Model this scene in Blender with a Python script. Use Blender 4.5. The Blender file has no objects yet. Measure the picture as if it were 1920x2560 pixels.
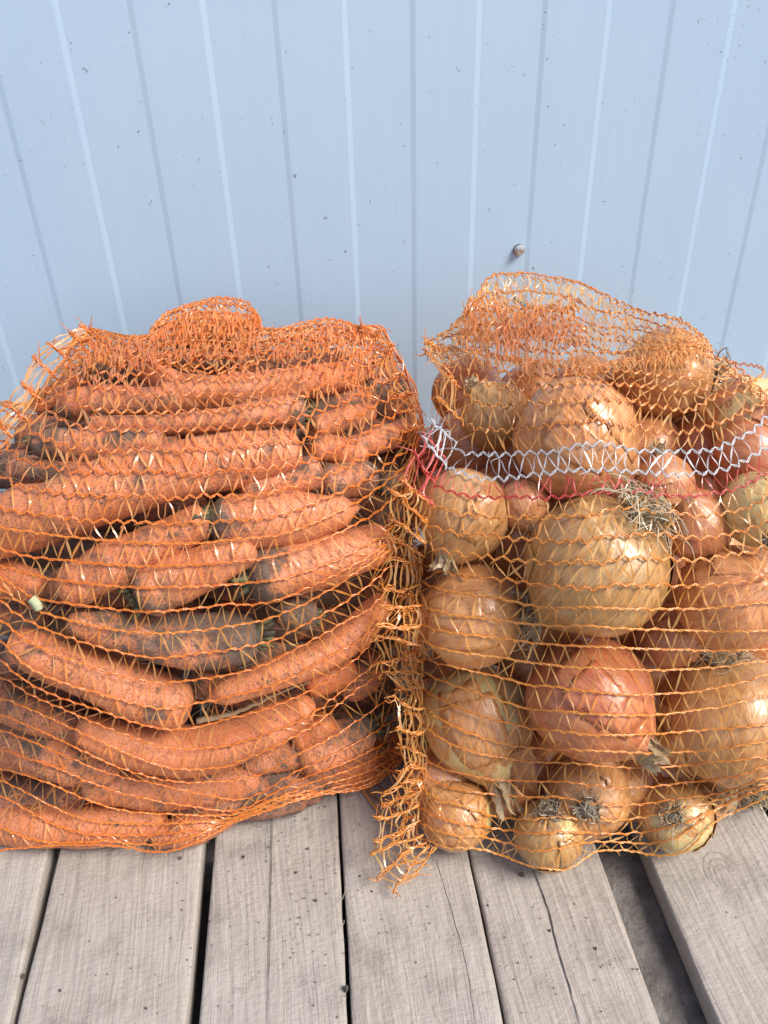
import bpy, math, random
import numpy as np
from mathutils import Vector, Matrix, noise as mnoise
from mathutils.bvhtree import BVHTree

random.seed(7)
rng = np.random.default_rng(11)
scene = bpy.context.scene
C = scene.collection

# ------------------------------------------------------------------ camera
SW, SH = 1920.0, 2560.0            # frame of reference of all traced positions
FPX, PITCH, YAW, ROLL = 2111.73, 0.608201, 0.128108, -0.0321344
CAMZ = 0.62                        # camera height over the pallet boards
WALL_Y = 0.81

def cam_axes():
    f = np.array([math.sin(YAW) * math.cos(PITCH), math.cos(YAW) * math.cos(PITCH), -math.sin(PITCH)])
    r = np.array([math.cos(YAW), -math.sin(YAW), 0.0])
    u = np.cross(r, f)
    r2 = r * math.cos(ROLL) + u * math.sin(ROLL)
    u2 = -r * math.sin(ROLL) + u * math.cos(ROLL)
    return r2, u2, f
AX_R, AX_U, AX_F = cam_axes()
EYE = np.array([0.0, 0.0, CAMZ])

cam_d = bpy.data.cameras.new('camera')
cam = bpy.data.objects.new('camera', cam_d)
C.objects.link(cam)
cam_d.sensor_fit = 'VERTICAL'
cam_d.sensor_height = 24.0
cam_d.sensor_width = 18.0
cam_d.lens = 24.0 * FPX / SH
cam_d.clip_start = 0.02
cam_d.clip_end = 2000.0
m = Matrix.Identity(4)
for i in range(3):
    m[i][0] = AX_R[i]; m[i][1] = AX_U[i]; m[i][2] = -AX_F[i]; m[i][3] = EYE[i]
cam.matrix_world = m
scene.camera = cam

# ------------------------------------------------------------------ sky and sun
SUN_EL, SUN_AZ = 47.0, 124.0       # azimuth clockwise from +y (seen from above)
world = bpy.data.worlds.new('World')
scene.world = world
world.use_nodes = True
wn = world.node_tree.nodes; wl = world.node_tree.links
bg = wn['Background']
sky = wn.new('ShaderNodeTexSky')
sky.sky_type = 'NISHITA'
sky.sun_disc = False
sky.sun_elevation = math.radians(SUN_EL)
sky.sun_rotation = math.radians(SUN_AZ)
sky.air_density = 1.0
sky.dust_density = 1.5
wl.new(sky.outputs['Color'], bg.inputs['Color'])
bg.inputs['Strength'].default_value = 0.12
sun_d = bpy.data.lights.new('sun', 'SUN')
sun_d.energy = 3.0
sun_d.angle = math.radians(24)
sun_d.color = (1.0, 0.955, 0.88)
sun = bpy.data.objects.new('sun', sun_d)
C.objects.link(sun)
sd = Vector((math.sin(math.radians(SUN_AZ)) * math.cos(math.radians(SUN_EL)),
             math.cos(math.radians(SUN_AZ)) * math.cos(math.radians(SUN_EL)),
             math.sin(math.radians(SUN_EL))))
sun.rotation_euler = sd.to_track_quat('Z', 'Y').to_euler()
sun.location = sd * 5
scene.view_settings.view_transform = 'Standard'
scene.view_settings.look = 'None'
scene.view_settings.exposure = 0.50
scene.view_settings.gamma = 1.0
scene.cycles.max_bounces = 8
scene.cycles.transparent_max_bounces = 24

# ------------------------------------------------------------------ helpers
def ray_at(x, y):
    """direction whose parameter is the depth along the optical axis"""
    x = np.asarray(x, float)[..., None]; y = np.asarray(y, float)[..., None]
    return AX_F + AX_R * (x - SW / 2) / FPX - AX_U * (y - SH / 2) / FPX

def on_plane(x, y, z=None, wall=None):
    d = ray_at(x, y)
    t = (z - CAMZ) / d[2] if z is not None else wall / d[1]
    return EYE + d * t

def tag(o, label=None, cat=None, group=None, kind=None):
    if label: o['label'] = label
    if cat: o['category'] = cat
    if group: o['group'] = group
    if kind: o['kind'] = kind
    return o

def empty(name, loc, **kw):
    o = bpy.data.objects.new(name, None)
    o.empty_display_size = 0.02
    o.location = Vector(loc)
    C.objects.link(o)
    return tag(o, **kw)

def mesh_obj(name, verts, faces, mat, parent=None, loc=(0, 0, 0), smooth=True, attrs=None):
    me = bpy.data.meshes.new(name)
    v = np.asarray(verts, float) - np.asarray(loc, float)
    me.from_pydata(v.tolist(), [], [tuple(int(i) for i in f) for f in faces])
    if smooth:
        me.polygons.foreach_set('use_smooth', [True] * len(me.polygons))
    for an, (typ, data) in (attrs or {}).items():
        a = me.attributes.new(an, typ, 'POINT')
        if typ == 'FLOAT':
            a.data.foreach_set('value', np.asarray(data, np.float32).ravel())
        else:
            a.data.foreach_set('vector', np.asarray(data, np.float32).ravel())
    me.update()
    if mat: me.materials.append(mat)
    o = bpy.data.objects.new(name, me)
    if parent is None:
        o.location = Vector(loc)
    else:
        o.parent = parent
        o.location = Vector(loc) - parent.location
    C.objects.link(o)
    return o

class MB:
    """collects geometry of one mesh"""
    def __init__(self):
        self.v = []; self.f = []; self.t = []
    def add(self, v, f, tint=0.5):
        b = len(self.v)
        self.v.extend([tuple(p) for p in v])
        self.f.extend([tuple(i + b for i in q) for q in f])
        self.t.extend([tint] * len(v))
    def tube(self, pts, radii, n=5, tint=0.5, caps=True):
        pts = np.asarray(pts, float)
        k = len(pts)
        radii = np.broadcast_to(np.asarray(radii, float), (k,))
        tg = np.gradient(pts, axis=0)
        tg /= np.linalg.norm(tg, axis=1)[:, None] + 1e-12
        ref = np.array([0.31, -0.87, 0.42])
        side = np.cross(tg, ref); side /= np.linalg.norm(side, axis=1)[:, None] + 1e-9
        up = np.cross(side, tg)
        a = np.arange(n) * 2 * math.pi / n
        ring = (pts[:, None] + radii[:, None, None] * (side[:, None] * np.cos(a)[None, :, None] + up[:, None] * np.sin(a)[None, :, None])).reshape(-1, 3)
        f = []
        for i in range(k - 1):
            for j in range(n):
                j2 = (j + 1) % n
                f.append((i * n + j, i * n + j2, (i + 1) * n + j2, (i + 1) * n + j))
        if caps:
            f.append(tuple(range(n))[::-1]); f.append(tuple((k - 1) * n + j for j in range(n)))
        self.add(ring, f, tint)
    def ribbon(self, pts, side, widths, tint=0.5):
        pts = np.asarray(pts); w = np.asarray(widths)[:, None] * 0.5
        k = len(pts)
        v = np.empty((2 * k, 3)); v[0::2] = pts - side * w; v[1::2] = pts + side * w
        f = [(2 * i, 2 * i + 1, 2 * i + 3, 2 * i + 2) for i in range(k - 1)]
        self.add(v, f, tint)
    def obj(self, name, mat, parent=None, loc=(0, 0, 0), smooth=True):
        return mesh_obj(name, self.v, self.f, mat, parent, loc, smooth, {'tint': ('FLOAT', self.t)})

def resample(pts, n):
    pts = np.asarray(pts, float)
    d = np.r_[0, np.cumsum(np.linalg.norm(np.diff(pts, axis=0), axis=1))]
    s = np.linspace(0, d[-1], n)
    return np.stack([np.interp(s, d, pts[:, i]) for i in range(pts.shape[1])], 1)

def spline(pts, n):
    """Catmull-Rom through pts, n samples evenly spread"""
    p = np.asarray(pts, float)
    p = np.vstack([2 * p[0] - p[1], p, 2 * p[-1] - p[-2]])
    out = []
    for i in range(1, len(p) - 2):
        for t in np.linspace(0, 1, 12, endpoint=False):
            a, b, c, d = p[i - 1], p[i], p[i + 1], p[i + 2]
            out.append(0.5 * ((2 * b) + (-a + c) * t + (2 * a - 5 * b + 4 * c - d) * t * t + (-a + 3 * b - 3 * c + d) * t ** 3))
    out.append(p[-2])
    return resample(out, n)

# ------------------------------------------------------------------ materials
class NT:
    def __init__(self, name):
        self.m = bpy.data.materials.new(name)
        self.m.use_nodes = True
        self.n = self.m.node_tree.nodes; self.l = self.m.node_tree.links
        self.bsdf = self.n['Principled BSDF']; self.out = self.n['Material Output']
    def new(self, t, **kw):
        nd = self.n.new(t)
        for k, v in kw.items():
            if k.startswith('i_'):
                nd.inputs[k[2:]].default_value = v
            else:
                setattr(nd, k, v)
        return nd
    def link(self, a, b): self.l.new(a, b)
    def attr(self, name, typ='GEOMETRY'):
        return self.new('ShaderNodeAttribute', attribute_name=name, attribute_type=typ)
    def coord(self, which='Object'):
        return self.new('ShaderNodeTexCoord').outputs[which]
    def mapping(self, src, scale=(1, 1, 1), loc=(0, 0, 0)):
        mp = self.new('ShaderNodeMapping')
        mp.inputs['Scale'].default_value = scale; mp.inputs['Location'].default_value = loc
        self.link(src, mp.inputs['Vector'])
        return mp.outputs['Vector']
    def noise(self, vec, scale=5, detail=4, rough=0.55, dist=0.0, out='Fac'):
        nd = self.new('ShaderNodeTexNoise')
        nd.inputs['Scale'].default_value = scale; nd.inputs['Detail'].default_value = detail
        nd.inputs['Roughness'].default_value = rough; nd.inputs['Distortion'].default_value = dist
        if vec is not None: self.link(vec, nd.inputs['Vector'])
        return nd.outputs[out]
    def ramp(self, fac, stops, interp='LINEAR'):
        r = self.new('ShaderNodeValToRGB')
        r.color_ramp.interpolation = interp
        el = r.color_ramp.elements
        while len(el) < len(stops): el.new(0.5)
        for e, (p, c) in zip(el, stops):
            e.position = p
            e.color = (c, c, c, 1) if isinstance(c, (int, float)) else (*c, 1)
        self.link(fac, r.inputs['Fac'])
        return r.outputs['Color']
    def mix(self, fac, a, b, mode='MIX'):
        mx = self.new('ShaderNodeMix', data_type='RGBA', blend_type=mode)
        for idx, v in ((0, fac), (6, a), (7, b)):
            sock = mx.inputs[idx]
            if isinstance(v, (int, float)):
                sock.default_value = v if idx == 0 else (v, v, v, 1)
            elif isinstance(v, tuple): sock.default_value = (*v, 1)
            else: self.link(v, sock)
        return mx.outputs[2]
    def math(self, op, a, b=0.0, clamp=False):
        nd = self.new('ShaderNodeMath', operation=op, use_clamp=clamp)
        for i, v in enumerate((a, b)):
            if isinstance(v, (int, float)): nd.inputs[i].default_value = v
            else: self.link(v, nd.inputs[i])
        return nd.outputs[0]
    def bump(self, h, strength=0.3, dist=0.001, prev=None):
        b = self.new('ShaderNodeBump')
        b.inputs['Strength'].default_value = strength; b.inputs['Distance'].default_value = dist
        self.link(h, b.inputs['Height'])
        if prev is not None: self.link(prev, b.inputs['Normal'])
        return b.outputs['Normal']
    def set(self, **kw):
        for k, v in kw.items():
            s = self.bsdf.inputs[k.replace('_', ' ')]
            if isinstance(v, (int, float)): s.default_value = v
            elif isinstance(v, tuple): s.default_value = (*v, 1) if len(v) == 3 and s.type == 'RGBA' else v
            else: self.link(v, s)

def mat_plain(name, col, rough=0.6, **kw):
    t = NT(name); t.set(Base_Color=col, Roughness=rough, **kw); return t.m

def mat_wall():
    t = NT('white_painted_sheet_metal')
    co = t.new('ShaderNodeNewGeometry').outputs['Position']
    streak = t.noise(t.mapping(co, (60, 60, 1.6)), 4, 3)
    big = t.noise(co, 3.0, 3)
    col = t.mix(t.ramp(big, [(0.3, 0.0), (0.7, 1.0)]), (0.440, 0.580, 0.722), (0.475, 0.615, 0.755))
    col = t.mix(t.math('MULTIPLY', t.ramp(streak, [(0.45, 0.0), (0.8, 1.0)]), 0.25), col, (0.53, 0.665, 0.80))
    # sparse dark specks, denser in patches
    wp = t.new('ShaderNodeVectorMath', operation='ADD')
    wq = t.new('ShaderNodeVectorMath', operation='SCALE'); wq.inputs['Scale'].default_value = 0.02
    t.link(t.noise(co, 130, 3, 0.7, 0, 'Color'), wq.inputs[0]); t.link(wq.outputs[0], wp.inputs[0]); t.link(co, wp.inputs[1])
    spx = t.mapping(wp.outputs[0], (120, 120, 230))
    vor = t.new('ShaderNodeTexVoronoi', i_Scale=1.0, i_Randomness=1.0)
    t.link(spx, vor.inputs['Vector'])
    dens = t.ramp(t.noise(t.mapping(co, (1, 1, 1), (3.1, 0, 1.7)), 6.0, 3, 0.6), [(0.38, 0.03), (0.68, 0.50)])
    rnd = t.new('ShaderNodeSeparateColor'); t.link(vor.outputs['Color'], rnd.inputs[0])
    sel = t.math('LESS_THAN', rnd.outputs[0], dens)
    size = t.math('MULTIPLY', t.math('POWER', rnd.outputs[1], 1.6), 0.29)
    spot = t.math('MULTIPLY', t.math('LESS_THAN', vor.outputs['Distance'], size), sel)
    col = t.mix(t.math('MULTIPLY', spot, 0.72), col, (0.13, 0.15, 0.18))
    nb = t.bump(t.noise(co, 900, 2), 0.04, 0.0004)
    nb = t.bump(t.noise(t.mapping(co, (1, 1, 0.25)), 14, 2), 0.12, 0.004, nb)
    t.set(Base_Color=col, Roughness=0.42, Normal=nb)
    t.bsdf.inputs['Specular IOR Level'].default_value = 0.45
    return t.m

def mat_wood():
    t = NT('weathered_pallet_wood')
    oi = t.new('ShaderNodeObjectInfo')
    co = t.coord('Object')
    off = t.new('ShaderNodeCombineXYZ')
    t.link(t.math('MULTIPLY', oi.outputs['Random'], 7.3), off.inputs[0])
    t.link(t.math('MULTIPLY', oi.outputs['Random'], 31.7), off.inputs[1])
    va = t.new('ShaderNodeVectorMath', operation='ADD')
    t.link(co, va.inputs[0]); t.link(off.outputs[0], va.inputs[1])
    p = va.outputs[0]
    warp = t.noise(t.mapping(p, (6, 2.2, 6)), 1.6, 3, 0.5, 0, 'Color')
    wv = t.new('ShaderNodeVectorMath', operation='SCALE'); wv.inputs['Scale'].default_value = 0.030
    t.link(warp, wv.inputs[0])
    va2 = t.new('ShaderNodeVectorMath', operation='ADD')
    t.link(p, va2.inputs[0]); t.link(wv.outputs[0], va2.inputs[1])
    g = va2.outputs[0]
    grain = t.noise(t.mapping(g, (260, 9, 260)), 1.0, 5, 0.65)
    fine = t.noise(t.mapping(g, (900, 26, 900)), 1.0, 3, 0.6)
    saw = t.noise(t.mapping(p, (150, 330, 150)), 1.0, 4, 0.6)
    blot = t.noise(p, 9, 4, 0.6)
    dust = t.noise(p, 23, 5, 0.6)
    col = t.mix(t.ramp(grain, [(0.3, 0.0), (0.7, 1.0)]), (0.300, 0.254, 0.212), (0.500, 0.440, 0.382))
    col = t.mix(t.ramp(blot, [(0.38, 0.0), (0.72, 0.75)]), col, (0.500, 0.450, 0.402))
    col = t.mix(t.math('MULTIPLY', t.ramp(fine, [(0.36, 1.0), (0.47, 0.0)]), 0.28), col, (0.15, 0.125, 0.105))
    col = t.mix(t.math('MULTIPLY', t.ramp(oi.outputs['Random'], [(0.0, 0.0), (1.0, 1.0)]), 0.30), col, (0.42, 0.390, 0.355))
    # dirt dust in patches and single specks
    gr = t.noise(p, 1500, 2, 0.7)
    patch = t.ramp(dust, [(0.50, 0.0), (0.68, 1.0)])
    col = t.mix(t.math('MULTIPLY', t.math('MULTIPLY', patch, t.ramp(gr, [(0.42, 0.0), (0.62, 1.0)])), 0.6), col, (0.17, 0.14, 0.115))
    vor = t.new('ShaderNodeTexVoronoi', i_Scale=190.0); t.link(p, vor.inputs['Vector'])
    rnd = t.new('ShaderNodeSeparateColor'); t.link(vor.outputs['Color'], rnd.inputs[0])
    sp = t.math('MULTIPLY', t.math('LESS_THAN', rnd.outputs[0], 0.05), t.math('LESS_THAN', vor.outputs['Distance'], t.math('MULTIPLY', rnd.outputs[1], 0.22)))
    col = t.mix(t.math('MULTIPLY', sp, 0.7), col, (0.055, 0.048, 0.042))
    n1 = t.bump(grain, 0.75, 0.0022)
    n2 = t.bump(saw, 0.7, 0.0016, n1)
    n3 = t.bump(t.math('MULTIPLY', gr, patch), 0.6, 0.0012, n2)
    t.set(Base_Color=col, Roughness=0.86, Normal=n3)
    return t.m

def mat_soil():
    t = NT('dark_dusty_soil')
    co = t.coord('Object')
    n = t.noise(co, 60, 8, 0.7)
    col = t.ramp(n, [(0.3, (0.11, 0.096, 0.085)), (0.6, (0.27, 0.245, 0.225)), (0.8, (0.36, 0.33, 0.30))])
    t.set(Base_Color=col, Roughness=0.95, Normal=t.bump(n, 0.9, 0.01))
    return t.m

def mat_carrot():
    t = NT('carrot_skin_with_soil')
    dirt = t.math('ADD', t.attr('dirt', 'OBJECT').outputs['Fac'], t.attr('muck').outputs['Fac'])
    hue = t.attr('hue', 'OBJECT').outputs['Fac']
    oi = t.new('ShaderNodeObjectInfo')
    co = t.coord('Object')
    off = t.new('ShaderNodeVectorMath', operation='ADD')
    cx = t.new('ShaderNodeCombineXYZ'); t.link(t.math('MULTIPLY', oi.outputs['Random'], 9.0), cx.inputs[0])
    t.link(co, off.inputs[0]); t.link(cx.outputs[0], off.inputs[1]); p = off.outputs[0]
    along = t.attr('along').outputs['Fac']
    base = t.mix(hue, (0.68, 0.170, 0.042), (0.73, 0.265, 0.115))
    v1 = t.noise(p, 30, 4, 0.6)
    base = t.mix(t.ramp(v1, [(0.35, 0.0), (0.75, 0.7)]), base, (0.56, 0.145, 0.042))
    # pale dusty film
    film = t.noise(p, 55, 5, 0.65)
    base = t.mix(t.math('MULTIPLY', t.ramp(film, [(0.30, 0.1), (0.66, 0.95)]), t.math('ADD', t.math('MULTIPLY', dirt, 0.7), 0.10), True), base, (0.52, 0.300, 0.200))
    # transverse marks
    cl = t.new('ShaderNodeCombineXYZ'); t.link(along, cl.inputs[0])
    sx = t.new('ShaderNodeSeparateXYZ'); t.link(p, sx.inputs[0])
    t.link(t.math('MULTIPLY', sx.outputs[2], 6.0), cl.inputs[1]); t.link(t.math('MULTIPLY', sx.outputs[1], 6.0), cl.inputs[2])
    ringn = t.noise(cl.outputs[0], 85, 3, 0.6)
    base = t.mix(t.math('MULTIPLY', t.ramp(ringn, [(0.32, 1.0), (0.43, 0.0)]), 0.62), base, (0.22, 0.07, 0.035))
    # soil in three sizes
    s1 = t.noise(p, 36, 7, 0.70)
    thr = t.math('SUBTRACT', 0.668, t.math('MULTIPLY', dirt, 0.27))
    m1 = t.math('MULTIPLY', t.math('SUBTRACT', s1, thr), 11.0, True)
    s2 = t.noise(p, 95, 5, 0.7)
    thr2 = t.math('SUBTRACT', 0.655, t.math('MULTIPLY', dirt, 0.15))
    m2 = t.math('MULTIPLY', t.math('SUBTRACT', s2, thr2), 13.0, True)
    s3 = t.noise(p, 420, 3, 0.7)
    thr3 = t.math('SUBTRACT', 0.615, t.math('MULTIPLY', dirt, 0.10))
    m3 = t.math('MULTIPLY', t.math('MULTIPLY', t.math('SUBTRACT', s3, thr3), 12.0, True), 0.8)
    mm = t.math('MAXIMUM', t.math('MAXIMUM', m1, m2), m3)
    soilc = t.mix(t.noise(p, 500, 2, 0.6), (0.050, 0.037, 0.028), (0.20, 0.150, 0.115))
    col = t.mix(t.math('MULTIPLY', mm, 0.92), base, soilc)
    rough = t.math('ADD', 0.40, t.math('MULTIPLY', mm, 0.45))
    nb = t.bump(ringn, 0.55, 0.0018)
    nb = t.bump(t.noise(p, 70, 4, 0.6), 0.25, 0.003, nb)
    nb = t.bump(mm, 0.45, 0.0012, nb)
    t.set(Base_Color=col, Roughness=rough, Normal=nb)
    t.bsdf.inputs['Subsurface Weight'].default_value = 0.08
    t.bsdf.inputs['Subsurface Radius'].default_value = (0.006, 0.002, 0.001)
    return t.m

def mat_onion():
    t = NT('papery_onion_skin')
    hue = t.attr('hue', 'OBJECT').outputs['Fac']
    pale = t.attr('pale', 'OBJECT').outputs['Fac']
    oi = t.new('ShaderNodeObjectInfo')
    sv = t.attr('sv').outputs['Vector']
    off = t.new('ShaderNodeVectorMath', operation='ADD')
    cx = t.new('ShaderNodeCombineXYZ'); t.link(t.math('MULTIPLY', oi.outputs['Random'], 17.0), cx.inputs[0])
    t.link(cx.outputs[0], cx.inputs[0]) if False else None
    t.link(sv, off.inputs[0]); t.link(cx.outputs[0], off.inputs[1]); p = off.outputs[0]
    q = t.mapping(p, (1, 1, 0.10))
    st1 = t.noise(q, 9, 4, 0.6, 0.3)
    st2 = t.noise(q, 34, 3, 0.65, 0.2)
    st3 = t.noise(q, 90, 2, 0.6)
    c0 = t.ramp(hue, [(0.0, (0.84, 0.58, 0.20)), (0.25, (0.58, 0.345, 0.115)), (0.5, (0.86, 0.40, 0.145)), (0.75, (0.74, 0.25, 0.10)), (1.0, (0.62, 0.105, 0.034))])
    dark = t.mix(1.0, c0, (0.66, 0.52, 0.41), 'MULTIPLY')
    light = t.mix(0.22, c0, (0.78, 0.56, 0.30))
    col = t.mix(t.ramp(st1, [(0.30, 0.0), (0.72, 1.0)]), dark, light)
    big = t.noise(p, 1.7, 3, 0.5)
    col = t.mix(t.math('MULTIPLY', t.ramp(big, [(0.4, 0.0), (0.65, 1.0)]), 0.20), col, (0.60, 0.30, 0.12))
    col = t.mix(t.math('MULTIPLY', t.ramp(st2, [(0.32, 1.0), (0.50, 0.0)]), 0.55), col, (0.22, 0.085, 0.04))
    col = t.mix(t.math('MULTIPLY', t.ramp(st3, [(0.52, 0.0), (0.74, 1.0)]), 0.25), col, (0.78, 0.55, 0.32))
    # where the outer skin is torn off: a paler, smoother layer
    tear = t.noise(t.mapping(p, (1, 1, 0.6)), 0.95, 4, 0.5, 0.8)
    tm = t.math('MULTIPLY', t.math('SUBTRACT', tear, t.math('SUBTRACT', 0.83, t.math('MULTIPLY', pale, 0.48))), 40.0, True)
    inner = t.mix(t.ramp(st1, [(0.3, 0.0), (0.7, 1.0)]), (0.64, 0.46, 0.17), (0.74, 0.60, 0.30))
    col = t.mix(tm, col, inner)
    # dry grey-brown towards neck and root plate, thin veins, specks of soil
    lat = t.attr('lat').outputs['Fac']
    ends = t.ramp(lat, [(0.0, 1.0), (0.10, 0.35), (0.22, 0.0), (0.80, 0.0), (0.93, 0.45), (1.0, 1.0)])
    dn = t.noise(q, 22, 4, 0.7)
    col = t.mix(t.math('MULTIPLY', ends, t.ramp(dn, [(0.35, 0.2), (0.6, 1.0)])), col, (0.34, 0.24, 0.14))
    s2 = t.noise(p, 16, 6, 0.75)
    col = t.mix(t.math('MULTIPLY', t.ramp(s2, [(0.70, 0.0), (0.76, 1.0)]), 0.7), col, (0.085, 0.055, 0.040))
    nb = t.bump(st2, 0.16, 0.0016)
    nb = t.bump(st3, 0.10, 0.0008, nb)
    nb = t.bump(tm, 0.5, 0.0012, nb)
    nb = t.bump(t.noise(p, 3.2, 3, 0.5), 0.16, 0.006, nb)
    rough = t.math('ADD', 0.24, t.math('MULTIPLY', st1, 0.16))
    t.set(Base_Color=col, Roughness=rough, Normal=nb)
    t.bsdf.inputs['Specular IOR Level'].default_value = 0.75
    t.bsdf.inputs['Coat Weight'].default_value = 0.3
    t.bsdf.inputs['Coat Roughness'].default_value = 0.12
    t.bsdf.inputs['Subsurface Weight'].default_value = 0.05
    t.bsdf.inputs['Subsurface Radius'].default_value = (0.006, 0.003, 0.001)
    return t.m

def mat_skin_flap(name, c1, c2, transp=0.12):
    t = NT(name)
    co = t.coord('Object')
    n = t.noise(t.mapping(co, (1, 1, 1)), 130, 5, 0.65)
    n2 = t.noise(co, 30, 4, 0.6)
    col = t.mix(t.ramp(n, [(0.3, 0.0), (0.7, 1.0)]), c1, c2)
    col = t.mix(t.math('MULTIPLY', t.ramp(n2, [(0.55, 0.0), (0.75, 1.0)]), 0.4), col, (0.20, 0.11, 0.06))
    t.set(Base_Color=col, Roughness=0.38, Normal=t.bump(n, 0.3, 0.001))
    tr = t.new('ShaderNodeBsdfTranslucent'); t.link(col, tr.inputs['Color'])
    tp = t.new('ShaderNodeBsdfTransparent')
    m1 = t.new('ShaderNodeMixShader'); m1.inputs[0].default_value = 0.28
    t.link(t.bsdf.outputs[0], m1.inputs[1]); t.link(tr.outputs[0], m1.inputs[2])
    m2 = t.new('ShaderNodeMixShader'); m2.inputs[0].default_value = transp
    t.link(m1.outputs[0], m2.inputs[1]); t.link(tp.outputs[0], m2.inputs[2])
    t.link(m2.outputs[0], t.out.inputs['Surface'])
    return t.m

def mat_net(name, dark, light, transp=0.2, transl=0.35, rough=0.24):
    """glossy half see-through plastic tape"""
    t = NT(name)
    tint = t.attr('tint').outputs['Fac']
    co = t.coord('Object')
    nz = t.noise(co, 1600, 2, 0.6)
    col = t.mix(tint, dark, light)
    nb = t.bump(nz, 0.55, 0.0006)
    t.set(Base_Color=col, Roughness=rough, Normal=nb)
    t.bsdf.inputs['Specular IOR Level'].default_value = 1.0
    t.bsdf.inputs['Coat Weight'].default_value = 1.0
    t.bsdf.inputs['Coat Roughness'].default_value = 0.07
    t.bsdf.inputs['Coat IOR'].default_value = 1.65
    tr = t.new('ShaderNodeBsdfTranslucent'); t.link(col, tr.inputs['Color'])
    tp = t.new('ShaderNodeBsdfTransparent')
    tp.inputs['Color'].default_value = (*[min(1.0, 0.45 + 0.55 * c / max(light)) for c in light], 1)
    m1 = t.new('ShaderNodeMixShader'); m1.inputs[0].default_value = transl
    t.link(t.bsdf.outputs[0], m1.inputs[1]); t.link(tr.outputs[0], m1.inputs[2])
    m2 = t.new('ShaderNodeMixShader'); m2.inputs[0].default_value = transp
    t.link(m1.outputs[0], m2.inputs[1]); t.link(tp.outputs[0], m2.inputs[2])
    t.link(m2.outputs[0], t.out.inputs['Surface'])
    return t.m

def mat_fibre(name, c1, c2):
    t = NT(name)
    tint = t.attr('tint').outputs['Fac']
    co = t.coord('Object')
    col = t.mix(tint, c1, c2)
    col = t.mix(t.math('MULTIPLY', t.noise(co, 300, 3), 0.4), col, c1)
    t.set(Base_Color=col, Roughness=0.75)
    return t.m

M_WALL = mat_wall(); M_WOOD = mat_wood(); M_SOIL = mat_soil()
M_CARROT = mat_carrot(); M_ONION = mat_onion()
M_STEM = mat_fibre('carrot_stem_stubs', (0.050, 0.042, 0.028), (0.20, 0.195, 0.080))
M_STALK = mat_fibre('pale_green_stalk', (0.32, 0.34, 0.18), (0.55, 0.56, 0.36))
M_ROOTHAIR = mat_fibre('dry_root_hair', (0.32, 0.25, 0.15), (0.80, 0.68, 0.48))
M_ROOTDARK = mat_fibre('dark_root_hair', (0.13, 0.10, 0.07), (0.66, 0.55, 0.40))
M_TAIL = mat_fibre('thin_carrot_root', (0.25, 0.16, 0.09), (0.48, 0.36, 0.22))
M_TWIG = mat_fibre('twig_bark', (0.08, 0.055, 0.04), (0.20, 0.14, 0.10))
M_HUSK = mat_skin_flap('dry_husk', (0.36, 0.25, 0.13), (0.66, 0.52, 0.33), 0.05)
M_FLAP = mat_skin_flap('loose_onion_skin', (0.42, 0.19, 0.085), (0.60, 0.33, 0.17), 0.15)
M_WHITEFLAKE = mat_skin_flap('white_onion_flake', (0.72, 0.64, 0.55), (0.80, 0.74, 0.66), 0.0)
M_NET_C = mat_net('orange_net_tape', (0.94, 0.33, 0.045), (0.97, 0.54, 0.17), 0.32, 0.35, 0.16)
M_CORD_C = mat_net('orange_net_cord', (0.95, 0.24, 0.022), (0.97, 0.38, 0.05), 0.04, 0.3, 0.22)
M_NET_O = mat_net('amber_net_tape', (0.93, 0.39, 0.06), (0.97, 0.62, 0.21), 0.34, 0.35, 0.16)
M_CORD_O = mat_net('amber_net_cord', (0.95, 0.33, 0.035), (0.97, 0.47, 0.085), 0.05, 0.3, 0.22)
M_NET_W = mat_net('white_net_tape', (0.78, 0.81, 0.84), (0.86, 0.88, 0.90), 0.12, 0.35)
M_NET_R = mat_net('red_net_tape', (0.82, 0.06, 0.05), (0.88, 0.15, 0.11), 0.08)
M_NET_WAD = mat_net('gathered_amber_tape', (0.84, 0.26, 0.035), (0.92, 0.44, 0.11), 0.22)
M_NET_WADC = mat_net('gathered_orange_tape', (0.93, 0.25, 0.030), (0.96, 0.42, 0.09), 0.18)
M_TIE = mat_plain('blue_tie_string', (0.05, 0.22, 0.30), 0.5)
M_ZINC = mat_plain('zinc_screw', (0.80, 0.82, 0.80), 0.34, Metallic=1.0)
M_RUBBER = mat_plain('dark_rubber_washer', (0.06, 0.06, 0.06), 0.7)
M_CRUMB = mat_plain('soil_crumb', (0.09, 0.075, 0.062), 0.95)

# ------------------------------------------------------------------ the setting: ground, wall, pallet
def build_ground():
    n = 24
    xs = np.sign(np.linspace(-1, 1, n)) * np.abs(np.linspace(-1, 1, n)) ** 3 * 60
    v = [(x, y, -0.066) for y in xs for x in xs]
    f = [(j * n + i, j * n + i + 1, (j + 1) * n + i + 1, (j + 1) * n + i) for j in range(n - 1) for i in range(n - 1)]
    o = mesh_obj('ground', v, f, M_SOIL, smooth=False)
    tag(o, 'dark dusty soil seen through the gaps of the pallet', 'ground', kind='structure')
build_ground()

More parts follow.
